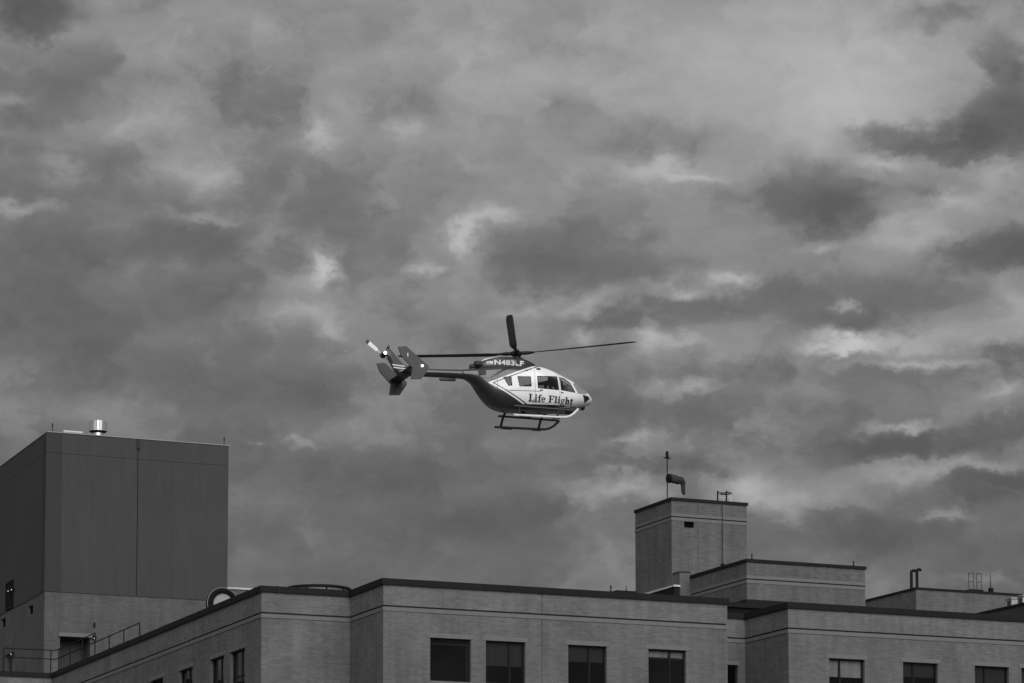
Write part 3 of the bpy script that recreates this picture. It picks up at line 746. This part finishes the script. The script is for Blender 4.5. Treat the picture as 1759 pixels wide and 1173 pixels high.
def samp(T, x):
    i = int(np.clip(np.searchsorted(T[:, 0], x) - 1, 0, len(T) - 2)); x0, x1 = T[i, 0], T[i + 1, 0]; h_ = x1 - x0; t = (x - x0) / h_
    def slope(j):
        a, c = max(j - 1, 0), min(j + 1, len(T) - 1)
        return (T[c] - T[a]) / max(T[c, 0] - T[a, 0], 1e-6)
    m0, m1 = slope(i) * h_, slope(i + 1) * h_
    return (2 * t**3 - 3 * t**2 + 1) * T[i] + (t**3 - 2 * t**2 + t) * m0 + (-2 * t**3 + 3 * t**2) * T[i + 1] + (t**3 - t**2) * m1
def surf_y(T, x, z, off=0.0):
    _, top, bot, hw, n = samp(T, x); t = abs((z - (top + bot) / 2) / ((top - bot) / 2)); t = min(t, .999)
    return hw * (1 - t**n) ** (1 / n) + off
def loft(T, xs, inset=0.0, n=56, caps=True):
    mb = MB(); v = []; f = []
    for x in xs:
        _, top, bot, hw, e = samp(T, x); zc, hz = (top + bot) / 2, (top - bot) / 2 - inset; hw = hw - inset
        for k in range(n):
            a = 2 * math.pi * (k + .5) / n; c, s_ = math.cos(a), math.sin(a)
            v.append((x, hw * math.copysign(abs(c) ** (2 / e), c), zc + hz * math.copysign(abs(s_) ** (2 / e), s_)))
    for i in range(len(xs) - 1):
        for k in range(n): f.append([i * n + k, (i + 1) * n + k, (i + 1) * n + (k + 1) % n, i * n + (k + 1) % n])
    if caps: f += [list(range(n)), [(len(xs) - 1) * n + k for k in range(n)][::-1]]
    return mb.add(v, f)
BX = -2.72
fus_x = list(np.linspace(BX, -1.0, 22)) + list(np.linspace(-.9, 2.4, 34)) + list(np.linspace(2.5, 3.4, 14)) + [3.48, 3.56, 3.63, 3.67, 3.70]
WIN = dict(
    rear_quarter=[(-.97, -1.38), (-.60, -1.34), (-.56, -1.75), (-.73, -1.76)],
    rear_cabin=[(-.29, -1.31), (.34, -1.27), (.37, -1.69), (.33, -1.72), (-.17, -1.75), (-.21, -1.72)],
    door=[(.67, -1.22), (1.65, -1.15), (1.72, -1.78), (.69, -1.77)],
    cockpit=[(1.78, -1.17), (2.03, -1.19), (2.31, -1.38), (2.56, -1.81), (1.83, -1.77)],
    screen=[(2.48, -1.44), (2.72, -1.84), (3.2, -1.80), (3.4, -1.5), (2.75, -1.1)],
    chin=[(2.98, -1.85), (3.32, -1.86), (3.42, -1.96), (3.13, -2.20)])
def poly_planes(poly):
    c = np.mean(poly, axis=0); out = []
    for i in range(len(poly)):
        p, q = np.array(poly[i]), np.array(poly[(i + 1) % len(poly)]); t = q - p; nrm = np.array([-t[1], t[0]])
        if nrm @ (c - p) > 0: nrm = -nrm
        out.append((Vector((p[0], 0, p[1])), Vector((nrm[0], 0, nrm[1])).normalized()))
    return out
def grow(poly, d):
    c = np.mean(poly, axis=0); return [tuple(np.array(p) + (np.array(p) - c) / np.linalg.norm(np.array(p) - c) * d) for p in poly]
def to_bm(mb):
    me = bpy.data.meshes.new('tmp'); me.from_pydata([tuple(map(float, q)) for q in mb.v], [], mb.f)
    bm = bmesh.new(); bm.from_mesh(me); bpy.data.meshes.remove(me); return bm
def inside(poly, x, z):
    return all((x - p.x) * n.x + (z - p.z) * n.z < 1e-6 for p, n in poly_planes(poly))
def pierce(bm, poly):
    """cut the outline into the skin and remove what lies inside it"""
    xs = [p[0] for p in poly]; zs = [p[1] for p in poly]
    for co, no in poly_planes(poly):
        fs = [f for f in bm.faces if min(v.co.x for v in f.verts) < max(xs) + .01 and max(v.co.x for v in f.verts) > min(xs) - .01
              and min(v.co.z for v in f.verts) < max(zs) + .01 and max(v.co.z for v in f.verts) > min(zs) - .01]
        geom = list(set([v for f in fs for v in f.verts])) + list(set([e for f in fs for e in f.edges])) + fs
        bmesh.ops.bisect_plane(bm, geom=geom, plane_co=co, plane_no=no, dist=1e-5)
    dl = [f for f in bm.faces if inside(poly, f.calc_center_median().x, f.calc_center_median().z)]
    bmesh.ops.delete(bm, geom=dl, context='FACES')
def cutout(bm, poly):
    """keep only the skin inside the outline"""
    for co, no in poly_planes(poly):
        bmesh.ops.bisect_plane(bm, geom=bm.verts[:] + bm.edges[:] + bm.faces[:], plane_co=co, plane_no=no, dist=1e-5, clear_outer=True)
def bm_obj(name, bm, mat, parent, smooth=True):
    me = bpy.data.meshes.new(name); bm.to_mesh(me); bm.free()
    me.polygons.foreach_set('use_smooth', [smooth] * len(me.polygons))
    me.materials.append(MATS[mat]); o = bpy.data.objects.new(name, me); COL.objects.link(o); o.parent = parent; return o
bm = to_bm(loft(ST, fus_x, 0, 64))
for p_ in WIN.values(): pierce(bm, p_)
fus = bm_obj('fuselage', bm, 'heli_paint', he)
bm = to_bm(loft(ST, [x for x in fus_x if x > -1.6 and x < 3.6], .03, 64))
for p_ in WIN.values(): pierce(bm, grow(p_, -.004))
bm_obj('cabin_lining', bm, 'cabin_dark', fus)
skin = loft(ST, fus_x, .012, 64, False)
for key, p_ in WIN.items():
    for side in (-1, 1):
        b2 = to_bm(skin); cutout(b2, grow(p_, .012))
        dl = [f for f in b2.faces if f.calc_center_median().y * side < (0 if key != 'screen' else .0)]
        bmesh.ops.delete(b2, geom=dl, context='FACES')
        bm_obj('windscreen' if key == 'screen' else 'side_window', b2, {'screen': 'screen_glass', 'chin': 'heli_black', 'cockpit': 'cockpit_glass'}.get(key, 'heli_glass'), fus)
        if key in ('door', 'cockpit', 'rear_cabin', 'rear_quarter'):      # dark rubber seal round the pane
            sl = MB(); out = [p_[i] for i in range(len(p_))]; pts = []
            for i in range(len(out)):
                a_, b_ = np.array(out[i]), np.array(out[(i + 1) % len(out)])
                for t in np.linspace(0, 1, 8)[:-1]:
                    q = a_ + (b_ - a_) * t; pts.append((q[0], side * surf_y(ST, q[0], q[1], .002), q[1]))
            sl.tube(pts + [pts[0]], .011, 5, False)
            hpart('window_seal', sl, 'heli_black', fus)
# windscreen centre post
pp = []
for x in np.linspace(2.66, 3.24, 9):
    pp.append((x, 0, samp(ST, x)[1] - .005))
hpart('centre_post', MB().tube(pp, .03, 8), 'heli_white', fus)
boom = hpart('tail_boom', loft(ST, list(np.linspace(-5.7, BX, 30)), 0, 40), 'heli_paint', smooth=True)
hpart('boom_pod', MB().tube([(-3.75, 0, -1.47), (-3.68, 0, -1.5), (-3.02, 0, -1.475), (-2.95, 0, -1.44)], [.03, .07, .07, .03], 12), 'heli_mid', boom, True)
cow = hpart('engine_cowling', loft(CW, list(np.linspace(-2.06, -1.3, 14)) + list(np.linspace(-1.2, .5, 16)) + list(np.linspace(.56, .98, 9)), 0, 48), 'heli_dark', smooth=True)
for side in (-1, 1):
    hpart('exhaust_pipe', MB().lathe([(.13, 0), (.15, .1), (.15, .34), (.12, .35), (.12, .1)], (-2.15, side * .3, -.74), 20, 'x'), 'heli_black', cow, True)
    q = [(-2.06, -1.08), (-1.72, -1.06), (-1.73, -1.30), (-2.04, -1.32)]
    b2 = to_bm(loft(ST, fus_x, -.006, 64, False)); cutout(b2, q)
    bmesh.ops.delete(b2, geom=[f for f in b2.faces if f.calc_center_median().y * side < 0], context='FACES')
    bm_obj('intake_screen', b2, 'heli_black', fus)
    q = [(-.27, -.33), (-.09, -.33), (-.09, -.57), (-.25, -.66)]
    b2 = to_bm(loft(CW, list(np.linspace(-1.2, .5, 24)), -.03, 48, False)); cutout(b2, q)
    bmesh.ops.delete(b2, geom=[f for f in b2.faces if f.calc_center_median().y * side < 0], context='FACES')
    bm_obj('cowling_strip', b2, 'heli_black', cow)  # dark strip standing just off the cowling skin, below the rotor hub
hpart('cowling_highlight', MB().tube([(x, 0, samp(CW, x)[1] + .01) for x in np.linspace(-1.7, .3, 14)], [.02] + [.07] * 12 + [.02], 10), 'heli_white', cow, True)  # white strip along the cowling top, its highlight put into the colour
hpart('roof_light', MB().lathe([(.07, -.9), (.07, -.84), (.03, -.8)], (.52, -.68, 0), 12), 'heli_white', fus, True)
# door seams and sliding rail
def side_line(pts, r, mat, name, side, T=ST, n=10, off=.002):
    P = []
    for i in range(len(pts) - 1):
        for t in np.linspace(0, 1, n)[:-1] if i < len(pts) - 2 else np.linspace(0, 1, n):
            x = pts[i][0] + (pts[i + 1][0] - pts[i][0]) * t; z = pts[i][1] + (pts[i + 1][1] - pts[i][1]) * t
            P.append((x, side * surf_y(T, x, z, off), z))
    return hpart(name, MB().tube(P, r, 5), mat, fus)
for side in (-1, 1):
    side_line([(-.69, -1.98), (.84, -1.91)], .012, 'heli_mid', 'door_rail', side)
    side_line([(.55, -1.0), (.57, -2.45)], .006, 'heli_mid', 'door_seam', side, n=16)
    side_line([(1.75, -1.02), (1.78, -2.48)], .006, 'heli_mid', 'door_seam', side, n=16)
    side_line([(-1.2, -1.0), (-1.28, -2.45)], .006, 'heli_black', 'panel_seam', side, n=16)
    side_line([(-2.25, -1.36), (-1.28, -1.52)], .006, 'heli_black', 'panel_seam', side, n=12)
    side_line([(.78, -1.86), (.93, -1.86)], .022, 'heli_black', 'door_handle', side)
    side_line([(1.82, -1.89), (1.94, -1.89)], .022, 'heli_black', 'door_handle', side)
    side_line([(.68, -.86), (.86, -.86)], .05, 'heli_black', 'roof_vent', side)
    side_line([(.12, -.98), (.22, -.98)], .028, 'heli_black', 'roof_vent', side)

# lettering, laid on the skin
def skin_piece(mb, T, side, x0, z0, x1, z1, off, nx=2, nz=6, shear=lambda x: 0):
    v = []; f = []
    for i in range(nx + 1):
        for j in range(nz + 1):
            x = x0 + (x1 - x0) * i / nx; z = z0 + (z1 - z0) * j / nz + shear(x)
            v.append((x, side * surf_y(T, x, z, off), z))
    for i in range(nx):
        for j in range(nz): f.append([i * (nz + 1) + j, (i + 1) * (nz + 1) + j, (i + 1) * (nz + 1) + j + 1, i * (nz + 1) + j + 1])
    mb.add(v, f)
GL = {
 'L': (.80, [(.12, 0, .36, 1), (.0, .92, .5, 1), (.0, 0, .78, .1), (.68, 0, .78, .34)], []),
 'i': (.44, [(.1, 0, .32, .66), (.0, .58, .32, .66), (.0, 0, .42, .08)], [(.21, .87, .13, .12, 0, 0)]),
 'f': (.50, [(.12, 0, .34, .86), (.0, .58, .48, .66), (.02, 0, .46, .08), (.24, .88, .52, 1), (.42, .78, .53, .95)], []),
 'e': (.62, [(.1, .3, .54, .39)], [(.29, .33, .29, .345, .12, .25)]),
 ' ': (.36, [], []),
 'F': (.84, [(.12, 0, .36, 1), (.0, .9, .78, 1), (.68, .68, .78, 1), (.36, .46, .6, .55), (.54, .36, .62, .64), (.0, 0, .5, .08)], []),
 'l': (.44, [(.1, 0, .32, 1), (.0, .92, .32, 1), (.0, 0, .42, .08)], []),
 'g': (.62, [(.44, .56, .62, .66), (.1, .06, .3, .16)], [(.27, .42, .26, .235, .1, .15), (.29, -.1, .29, .17, .17, .08)]),
 'h': (.72, [(.1, 0, .32, 1), (.0, .92, .32, 1), (.0, 0, .36, .08), (.42, 0, .63, .52), (.32, .5, .6, .65), (.38, 0, .72, .08)], []),
 't': (.48, [(.14, 0, .36, .86), (.0, .58, .46, .66), (.2, 0, .42, .09)], [])}
def lettering(side):
    mb = MB(); X0, X1 = .24, 2.47; tot = sum(GL[c][0] for c in 'Life Flight'); kx = (X1 - X0) / tot; cx_ = 0
    zb = lambda x: -2.395 + .012 * (x - .24); hh = lambda x: .335 - .02 * (x - .24)
    mp = lambda gx, gz: ((X0 + gx * kx) if side < 0 else (X0 + X1 - (X0 + gx * kx)))
    cnt = 0
    for ch in 'Life Flight':
        wd, rects, rings = GL[ch]
        for (x0, z0, x1, z1) in rects:
            cnt += 1; xa, xb = mp(cx_ + x0, 0), mp(cx_ + x1, 0); xm = (xa + xb) / 2
            skin_piece(mb, ST, side, xa, zb(xm) + z0 * hh(xm), xb, zb(xm) + z1 * hh(xm), .008 + .0006 * (cnt % 5), 2, 8)
        for (gx, gz, rx, rz, ix, iz) in rings:
            cnt += 1; n = 20; v = []; f = []
            for k in range(n + 1):
                a = 2 * math.pi * k / n
                if ch == 'e': a = -.15 + (2 * math.pi - .55) * k / n
                for (ra, rb) in ((rx, rz), (ix, iz)):
                    px_ = mp(cx_ + gx + ra * math.cos(a), 0); pz_ = zb(px_) + (gz + rb * math.sin(a)) * hh(px_)
                    v.append((px_, side * surf_y(ST, px_, pz_, .0075), pz_))
            for k in range(n): f.append([2 * k, 2 * k + 2, 2 * k + 3, 2 * k + 1])
            mb.add(v, f)
        cx_ += wd
    hpart('side_lettering', mb, 'heli_black', fus, label='bold dark serif words along the white cabin side')
    ln = MB()
    for i in range(6):
        xa, xb = .24 + 1.0 * i / 6, .24 + 1.0 * (i + 1) / 6
        skin_piece(ln, ST, side, xa, -2.425, xb, -2.413, .006, 1, 1)
    hpart('underline', ln, 'heli_mid', fus)
def registration(side):
    cu_ = bpy.data.curves.new('reg', 'FONT'); cu_.body = 'N483LF'; cu_.size = 1; cu_.offset = .034; cu_.space_character = 1.06
    ob = bpy.data.objects.new('reg', cu_); COL.objects.link(ob)
    bpy.context.view_layer.update()
    me = bpy.data.meshes.new_from_object(ob.evaluated_get(bpy.context.evaluated_depsgraph_get()))
    co = np.array([v.co[:] for v in me.vertices]); fs = [list(p.vertices) for p in me.polygons]
    bpy.data.objects.remove(ob); bpy.data.curves.remove(cu_); bpy.data.meshes.remove(me)
    lo, hi = co.min(0), co.max(0); mb = MB(); v = []
    for p in co:
        t = (p[0] - lo[0]) / (hi[0] - lo[0]); u_ = (p[1] - lo[1]) / (hi[1] - lo[1])
        x = -1.30 + 1.42 * (t if side < 0 else 1 - t); z = -.775 + .03 * (x + 1.3) + .235 * u_
        v.append((x, side * surf_y(CW, x, z, .016), z))
    mb.add(v, fs)
    hpart('registration_lettering', mb, 'heli_white', cow, label='white registration letters on the engine cowling')
for side in (-1, 1):
    lettering(side); registration(side)
    fl = MB(); skin_piece(fl, CW, side, -1.66, -.76, -1.36, -.62, .014, 4, 3)
    fp = hpart('flag_panel', fl, 'heli_white', cow)
    for k in range(3):
        st_ = MB(); skin_piece(st_, CW, side, -1.655, -.745 + k * .042, -1.365 if k < 1 else -1.5, -.728 + k * .042, .017, 4, 1)
        hpart('flag_stripe', st_, 'heli_mid', fp)

# cabin furniture
for y, x in ((-.38, 2.16), (.38, 2.16), (-.4, .95), (.4, .95), (-.4, -.05), (.4, -.05)):
    sb = MB().box(x - .24, x + .26, y - .22, y + .22, -2.16, -2.06)
    sb.box(x - .2, x + .2, y - .18, y + .18, -2.5, -2.162)
    sv = [(x - .30, -2.06), (x - .20, -2.06), (x - .30, -1.45), (x - .40, -1.45)]
    sb.add([(px_, y + s_ * .21, z_) for s_ in (-1, 1) for (px_, z_) in sv], [[0, 1, 2, 3], [7, 6, 5, 4], [0, 4, 5, 1], [1, 5, 6, 2], [2, 6, 7, 3], [3, 7, 4, 0]])
    sb.box(x - .41, x - .31, y - .12, y + .12, -1.44, -1.27)
    hpart('seat', sb, 'cabin_dark', fus)
hpart('instrument_panel', MB().box(2.72, 2.95, -.4, .4, -2.2, -1.86).box(2.6, 3.0, -.14, .14, -2.42, -2.2), 'heli_black', fus)
hpart('cabin_floor', MB().box(-1.0, 2.9, -.6, .6, -2.52, -2.49), 'cabin_dark', fus)

# fins, stabiliser, tail rotor
def plate(poly, y0, y1, mat, name, parent=None, taper=.5):
    """flat fin of given outline; edges thinner than the middle"""
    n = len(poly); c = np.mean(poly, axis=0); ym = (y0 + y1) / 2; mb = MB()
    rim = [(p[0], ym + (y - ym) * taper, p[1]) for y in (y0, y1) for p in poly]
    inn = [(c[0] + (p[0] - c[0]) * .7, y, c[1] + (p[1] - c[1]) * .7) for y in (y0, y1) for p in poly]
    f = []
    for i in range(n):
        j = (i + 1) % n
        f += [[i, j, n + j, n + i], [i, j, 2 * n + j, 2 * n + i], [n + i, n + j, 3 * n + j, 3 * n + i]]
    f += [[2 * n + i for i in range(n)], [3 * n + i for i in range(n)][::-1]]
    return hpart(name, mb.add(rim + inn, f), mat, parent)
EP = [(-6.21, -.59), (-5.83, -.53), (-4.78, -1.36), (-4.80, -1.50), (-5.13, -1.97), (-5.63, -2.01), (-5.55, -1.50), (-6.06, -.98)]
def kinked(y, name):
    """end plate: swept upper blade and shorter lower blade sharing the stabiliser tip"""
    mb = MB(); t = .035
    up = [EP[0], EP[1], EP[2], EP[3], EP[6], EP[7]]; lo = [EP[3], EP[4], EP[5], EP[6]]
    n = len(EP)
    v = [(p[0], y - t + .0, p[1]) for p in EP] + [(p[0], y + t, p[1]) for p in EP]
    f = [[0, 1, 2, 3, 6, 7], [3, 4, 5, 6], [n + 7, n + 6, n + 3, n + 2, n + 1, n], [n + 6, n + 5, n + 4, n + 3]]
    for i in range(n): f.append([i, n + i, n + (i + 1) % n, (i + 1) % n])
    return hpart(name, mb.add(v, f), 'heli_mid')
for side in (-1, 1):
    ep = kinked(side * 1.5, 'end_plate')
    hpart('position_light', MB().lathe([(0, -.02), (.055, .0), (.055, .04), (.03, .06), (0, .065)], (-5.10, side * 1.5 + (-.1 if side < 0 else .02), -1.38), 14, 'y'), 'strobe_glow', ep, True)
    hpart('tick_mark', MB().box(-5.78, -5.74, side * 1.54 - .003, side * 1.54 + .003, -1.0, -.84), 'heli_white', ep)
sbm = MB(); v = []; pr = [(0, 0), (.06, .04), (.2, .055), (.45, .03), (.62, 0), (.45, -.02), (.2, -.045), (.06, -.035)]
for y in (-1.47, -.6, 0, .6, 1.47):
    for (c_, t_) in pr: v.append((-4.95 - c_ - .03 * abs(y), y, -1.33 + t_))
f = []
for i in range(4):
    for k in range(8): f.append([i * 8 + k, i * 8 + (k + 1) % 8, (i + 1) * 8 + (k + 1) % 8, (i + 1) * 8 + k])
f += [list(range(8)), [32 + k for k in range(8)]]
hpart('horizontal_stabiliser', sbm.add(v, f), 'heli_mid', smooth=True, sharp=50)
FIN = [(-6.22, -.28), (-6.07, -.31), (-5.48, -.95), (-5.10, -1.12), (-4.95, -1.3), (-5.3, -1.50), (-5.75, -1.46), (-6.03, -1.03), (-6.27, -.53)]
fin = plate(FIN, -.1, .1, 'heli_dark', 'vertical_fin', None, .45)
for dz in (0, .12):
    hpart('fin_stripe', MB().add([(-6.02 + dz * .4, -.104, -1.0 - dz), (-5.43 + dz * 1.2, -.104, -1.03 - dz), (-5.40 + dz * 1.2, -.104, -1.085 - dz), (-5.99 + dz * .4, -.104, -1.055 - dz)] +
          [(-6.02 + dz * .4, .104, -1.0 - dz), (-5.43 + dz * 1.2, .104, -1.03 - dz), (-5.40 + dz * 1.2, .104, -1.085 - dz), (-5.99 + dz * .4, .104, -1.055 - dz)], [[0, 1, 2, 3], [7, 6, 5, 4]]), 'heli_white', fin)
hpart('fin_cap', MB().tube([(-6.2, 0, -.32), (-6.14, 0, -.2), (-6.12, 0, -.12)], [.07, .06, .015], 8), 'heli_black', fin, True)
tr = hpart('tail_rotor_hub', MB().lathe([(.05, .0), (.1, .04), (.1, .3), (.14, .31), (.14, .38), (.05, .42)], (-6.29, .02, -.5), 16, 'y'), 'heli_black', smooth=True)
for s_ in (1, -1):
    dx, dz = -.79 * s_, .613 * s_; px_, pz_ = -dz, dx      # along, across
    def bp(l, c, y): return (-6.29 + dx * l + px_ * c, .36 + y, -.5 + dz * l + pz_ * c)
    v = []
    for (l, c, t_) in ((.1, .025, .025), (.3, .03, .02), (.36, .085, .016), (.82, .095, .012), (.97, .075, .006)):
        v += [bp(l, -c, 0), bp(l, 0, -t_), bp(l, c, 0), bp(l, 0, t_)]
    f = [[i * 4 + k, i * 4 + (k + 1) % 4, i * 4 + 4 + (k + 1) % 4, i * 4 + 4 + k] for i in range(4) for k in range(4)] + [[0, 1, 2, 3], [16, 17, 18, 19]]
    bld = hpart('tail_rotor_blade', MB().add(v, f), 'heli_white', tr)
    v = []
    for (l, c, t_) in ((.84, .097, .0135), (.98, .08, .0085)):
        v += [bp(l, -c, 0), bp(l, 0, -t_), bp(l, c, 0), bp(l, 0, t_)]
    hpart('blade_tip', MB().add(v, [[k, (k + 1) % 4, 4 + (k + 1) % 4, 4 + k] for k in range(4)] + [[0, 1, 2, 3], [4, 5, 6, 7]]), 'blind', tr)
hpart('tail_light', MB().lathe([(0, -.05), (.06, -.04), (.075, 0), (.06, .04), (0, .05)], (-6.34, -.13, -.52), 14, 'y'), 'strobe_glow', fin, True)
hpart('light_bracket', MB().tube([(-6.26, 0, -.52), (-6.33, -.1, -.52)], .03, 8), 'heli_black', fin)

# main rotor
hub = hpart('rotor_hub', MB().lathe([(.12, -.45), (.12, -.12), (.24, -.1), (.27, -.03), (.27, .05), (.16, .1), (.06, .13)], (0, 0, 0), 24).lathe([(.2, -.28), (.2, -.2)], (0, 0, 0), 24), 'heli_black', smooth=True)
hub.data.set_sharp_from_angle(angle=R(40))
def blade(azd, tipz, root_z=0.0, pitch=7.0, length=5.5):
    a = R(azd); dirv = Vector((math.cos(a), math.sin(a), 0)); lead = Vector((-math.sin(a), math.cos(a), 0))
    prof = [(.25, 0), (.22, .05), (.1, .07), (-.2, .035), (-.75, 0), (-.2, -.03), (.1, -.05), (.22, -.035)]
    v = []; f = []; rows = []
    for (r, ch, tw_) in ((.26, .10, 0), (.5, .12, 0), (.75, .15, 1), (1.0, .26, 1), (1.3, .33, .9), (3.0, .33, .6), (4.9, .33, .35), (5.35, .27, .3), (5.5, .16, .3)):
        rr = r * length / 5.5; zz = root_z + (tipz - root_z) * (r / 5.5) ** 1.25
        p = R(pitch * tw_ + 2)
        fat = .5 if r < .8 else .16
        for (c_, t_) in prof:
            off = lead * (c_ * ch * math.cos(p)) + Vector((0, 0, 1)) * (c_ * ch * math.sin(p) + t_ * (ch if r > .8 else .6))
            v.append(dirv * rr + off + Vector((0, 0, zz)))
    n = len(prof)
    for i in range(8):
        for k in range(n): f.append([i * n + k, i * n + (k + 1) % n, (i + 1) * n + (k + 1) % n, (i + 1) * n + k])
    f += [list(range(n)), [8 * n + k for k in range(n)]]
    b_ = hpart('rotor_blade', MB().add(v, f), 'blade_grey', hub, True, 50)
    hpart('blade_cuff', MB().tube([dirv * .2, dirv * .45 + Vector((0, 0, .005)), dirv * .8 + Vector((0, 0, .01))], [.075, .09, .05], 10), 'heli_black', hub, True)
    hpart('damper', MB().tube([dirv * .3 + lead * .1, dirv * .62 + lead * .1], .045, 8), 'heli_black', hub, True)
    return b_
blade(331, .24); blade(150, .2, pitch=10); blade(246.5, .26); blade(60, .2)

# landing gear
for side in (-1, 1):
    y = side * 1.2
    pts = [(-.65, y, -3.2), (-.3, y, -3.19), (1.5, y, -3.15), (1.85, y, -3.13), (2.05, y, -3.07), (2.25, y, -2.95), (2.52, y * .97, -2.69)]
    sk_ = hpart('skid', MB().tube(pts, .058, 10), 'skid_grey' if side < 0 else 'step_grey', smooth=True)
    hpart('skid_shoe', MB().box(-.3, .2, y - .06, y + .06, -3.262, -3.235).box(1.2, 1.6, y - .06, y + .06, -3.225, -3.198), 'heli_black', sk_)
    ys = side * 1.0
    bd = hpart('boarding_step', MB().box(-.54, 2.36, ys - .09, ys + .09, -2.75, -2.70), 'step_grey')
    hpart('step_bracket', MB().tube([(1.54, ys, -2.73), (1.5, side * .5, -2.6)], .03, 6).tube([(-.3, ys, -2.73), (-.3, side * .5, -2.6)], .03, 6), 'heli_black', bd)
for x in (-.3, 1.55):
    pts = [(x - .06, -1.2, -3.17), (x - .03, -1.13, -2.98), (x, -.98, -2.72), (x, -.75, -2.62), (x, 0, -2.6), (x, .75, -2.62), (x, .98, -2.72), (x - .03, 1.13, -2.98), (x - .06, 1.2, -3.17)]
    hpart('cross_tube', MB().tube(pts, .055, 10), 'heli_black', smooth=True)
# nose sensor ball, chin lamp, antennas
sn = hpart('sensor_mount', MB().lathe([(.06, -2.3), (.08, -2.12)], (3.2, 0, 0), 12), 'heli_black')
hpart('sensor_ball', MB().lathe([(.0, -2.42), (.08, -2.40), (.13, -2.33), (.13, -2.27), (.07, -2.2), (.0, -2.18)], (3.2, 0, 0), 18), 'heli_black', sn, True)
hpart('landing_light', MB().lathe([(0, 0), (.06, .02), (.08, .07), (.08, .12)], (2.3, .1, -2.6), 12, 'z'), 'skid_grey', smooth=True)
hpart('wire_cutter', MB().add([(2.5, -.01, -1.13), (2.7, -.01, -1.22), (2.56, -.01, -1.0), (2.5, .01, -1.13), (2.7, .01, -1.22), (2.56, .01, -1.0)], [[0, 1, 2], [5, 4, 3], [0, 3, 4, 1], [1, 4, 5, 2], [2, 5, 3, 0]]), 'heli_black')
hpart('belly_antenna', MB().add([(.2, -.01, -2.66), (.5, -.01, -2.66), (.3, -.01, -2.86), (.2, -.01, -2.86), (.2, .01, -2.66), (.5, .01, -2.66), (.3, .01, -2.86), (.2, .01, -2.86)],
      [[0, 1, 2, 3], [7, 6, 5, 4], [0, 4, 5, 1], [1, 5, 6, 2], [2, 6, 7, 3], [3, 7, 4, 0]]), 'heli_black')

# pilot in the right hand seat: one skinned figure
def person():
    o = Vector((2.2, -.42, -2.1))
    J = [((0, 0, .1), .15), ((-.02, 0, .3), .14), ((-.03, 0, .5), .16), ((-.01, 0, .58), .06), ((.02, 0, .64), .06),
         ((.04, .1, .08), .09), ((.37, .12, .1), .07), ((.39, .14, -.12), .05), ((.46, .15, -.15), .04),
         ((.04, -.1, .08), .09), ((.36, -.06, .1), .07), ((.38, .0, -.1), .05), ((.45, .02, -.13), .04),
         ((-.02, .18, .48), .065), ((.12, .22, .26), .05), ((.36, .16, .22), .035), ((.43, .13, .23), .03),
         ((-.02, -.18, .48), .065), ((.12, -.22, .26), .05), ((.36, -.16, .22), .035), ((.43, -.13, .23), .03)]
    E_ = [(0, 1), (1, 2), (2, 3), (3, 4), (0, 5), (5, 6), (6, 7), (7, 8), (0, 9), (9, 10), (10, 11), (11, 12), (2, 13), (13, 14), (14, 15), (15, 16), (2, 17), (17, 18), (18, 19), (19, 20)]
    me = bpy.data.meshes.new('person'); me.from_pydata([j[0] for j in J], E_, []); me.materials.append(MATS['flight_suit'])
    ob = bpy.data.objects.new('person', me); COL.objects.link(ob)
    sm = ob.modifiers.new('skin', 'SKIN'); sm.use_smooth_shade = True
    for i, j in enumerate(J): me.skin_vertices[0].data[i].radius = (j[1], j[1])
    me.skin_vertices[0].data[0].use_root = True
    ss_ = ob.modifiers.new('sub', 'SUBSURF'); ss_.levels = 1; ss_.render_levels = 1
    ob.matrix_world = he.matrix_basis @ Matrix.Translation(o)
    tag(ob, 'pilot in white helmet and dark suit seated at the cockpit window', 'person')
    def sub(name, mb, mat):
        c = make_obj(name, mb.v, mb.f, mat, ob, True, 60); return c
    sub('face', MB().lathe([(.0, .62), (.06, .63), (.085, .69), (.09, .76), (.08, .82), (0, .85)], (.045, 0, 0), 16), 'skin_tone')
    sub('nose', MB().tube([(.12, 0, .77), (.155, 0, .725), (.13, 0, .715)], [.01, .018, .012], 6), 'skin_tone')
    sub('helmet', MB().lathe([(.115, .69), (.135, .75), (.138, .82), (.11, .89), (.05, .925), (0, .93)], (.01, 0, 0), 20), 'helmet_white')
    sub('visor', MB().lathe([(.09, .80), (.108, .83), (.1, .87)], (.055, 0, 0), 16), 'heli_black')
bpy.context.view_layer.update()
person()
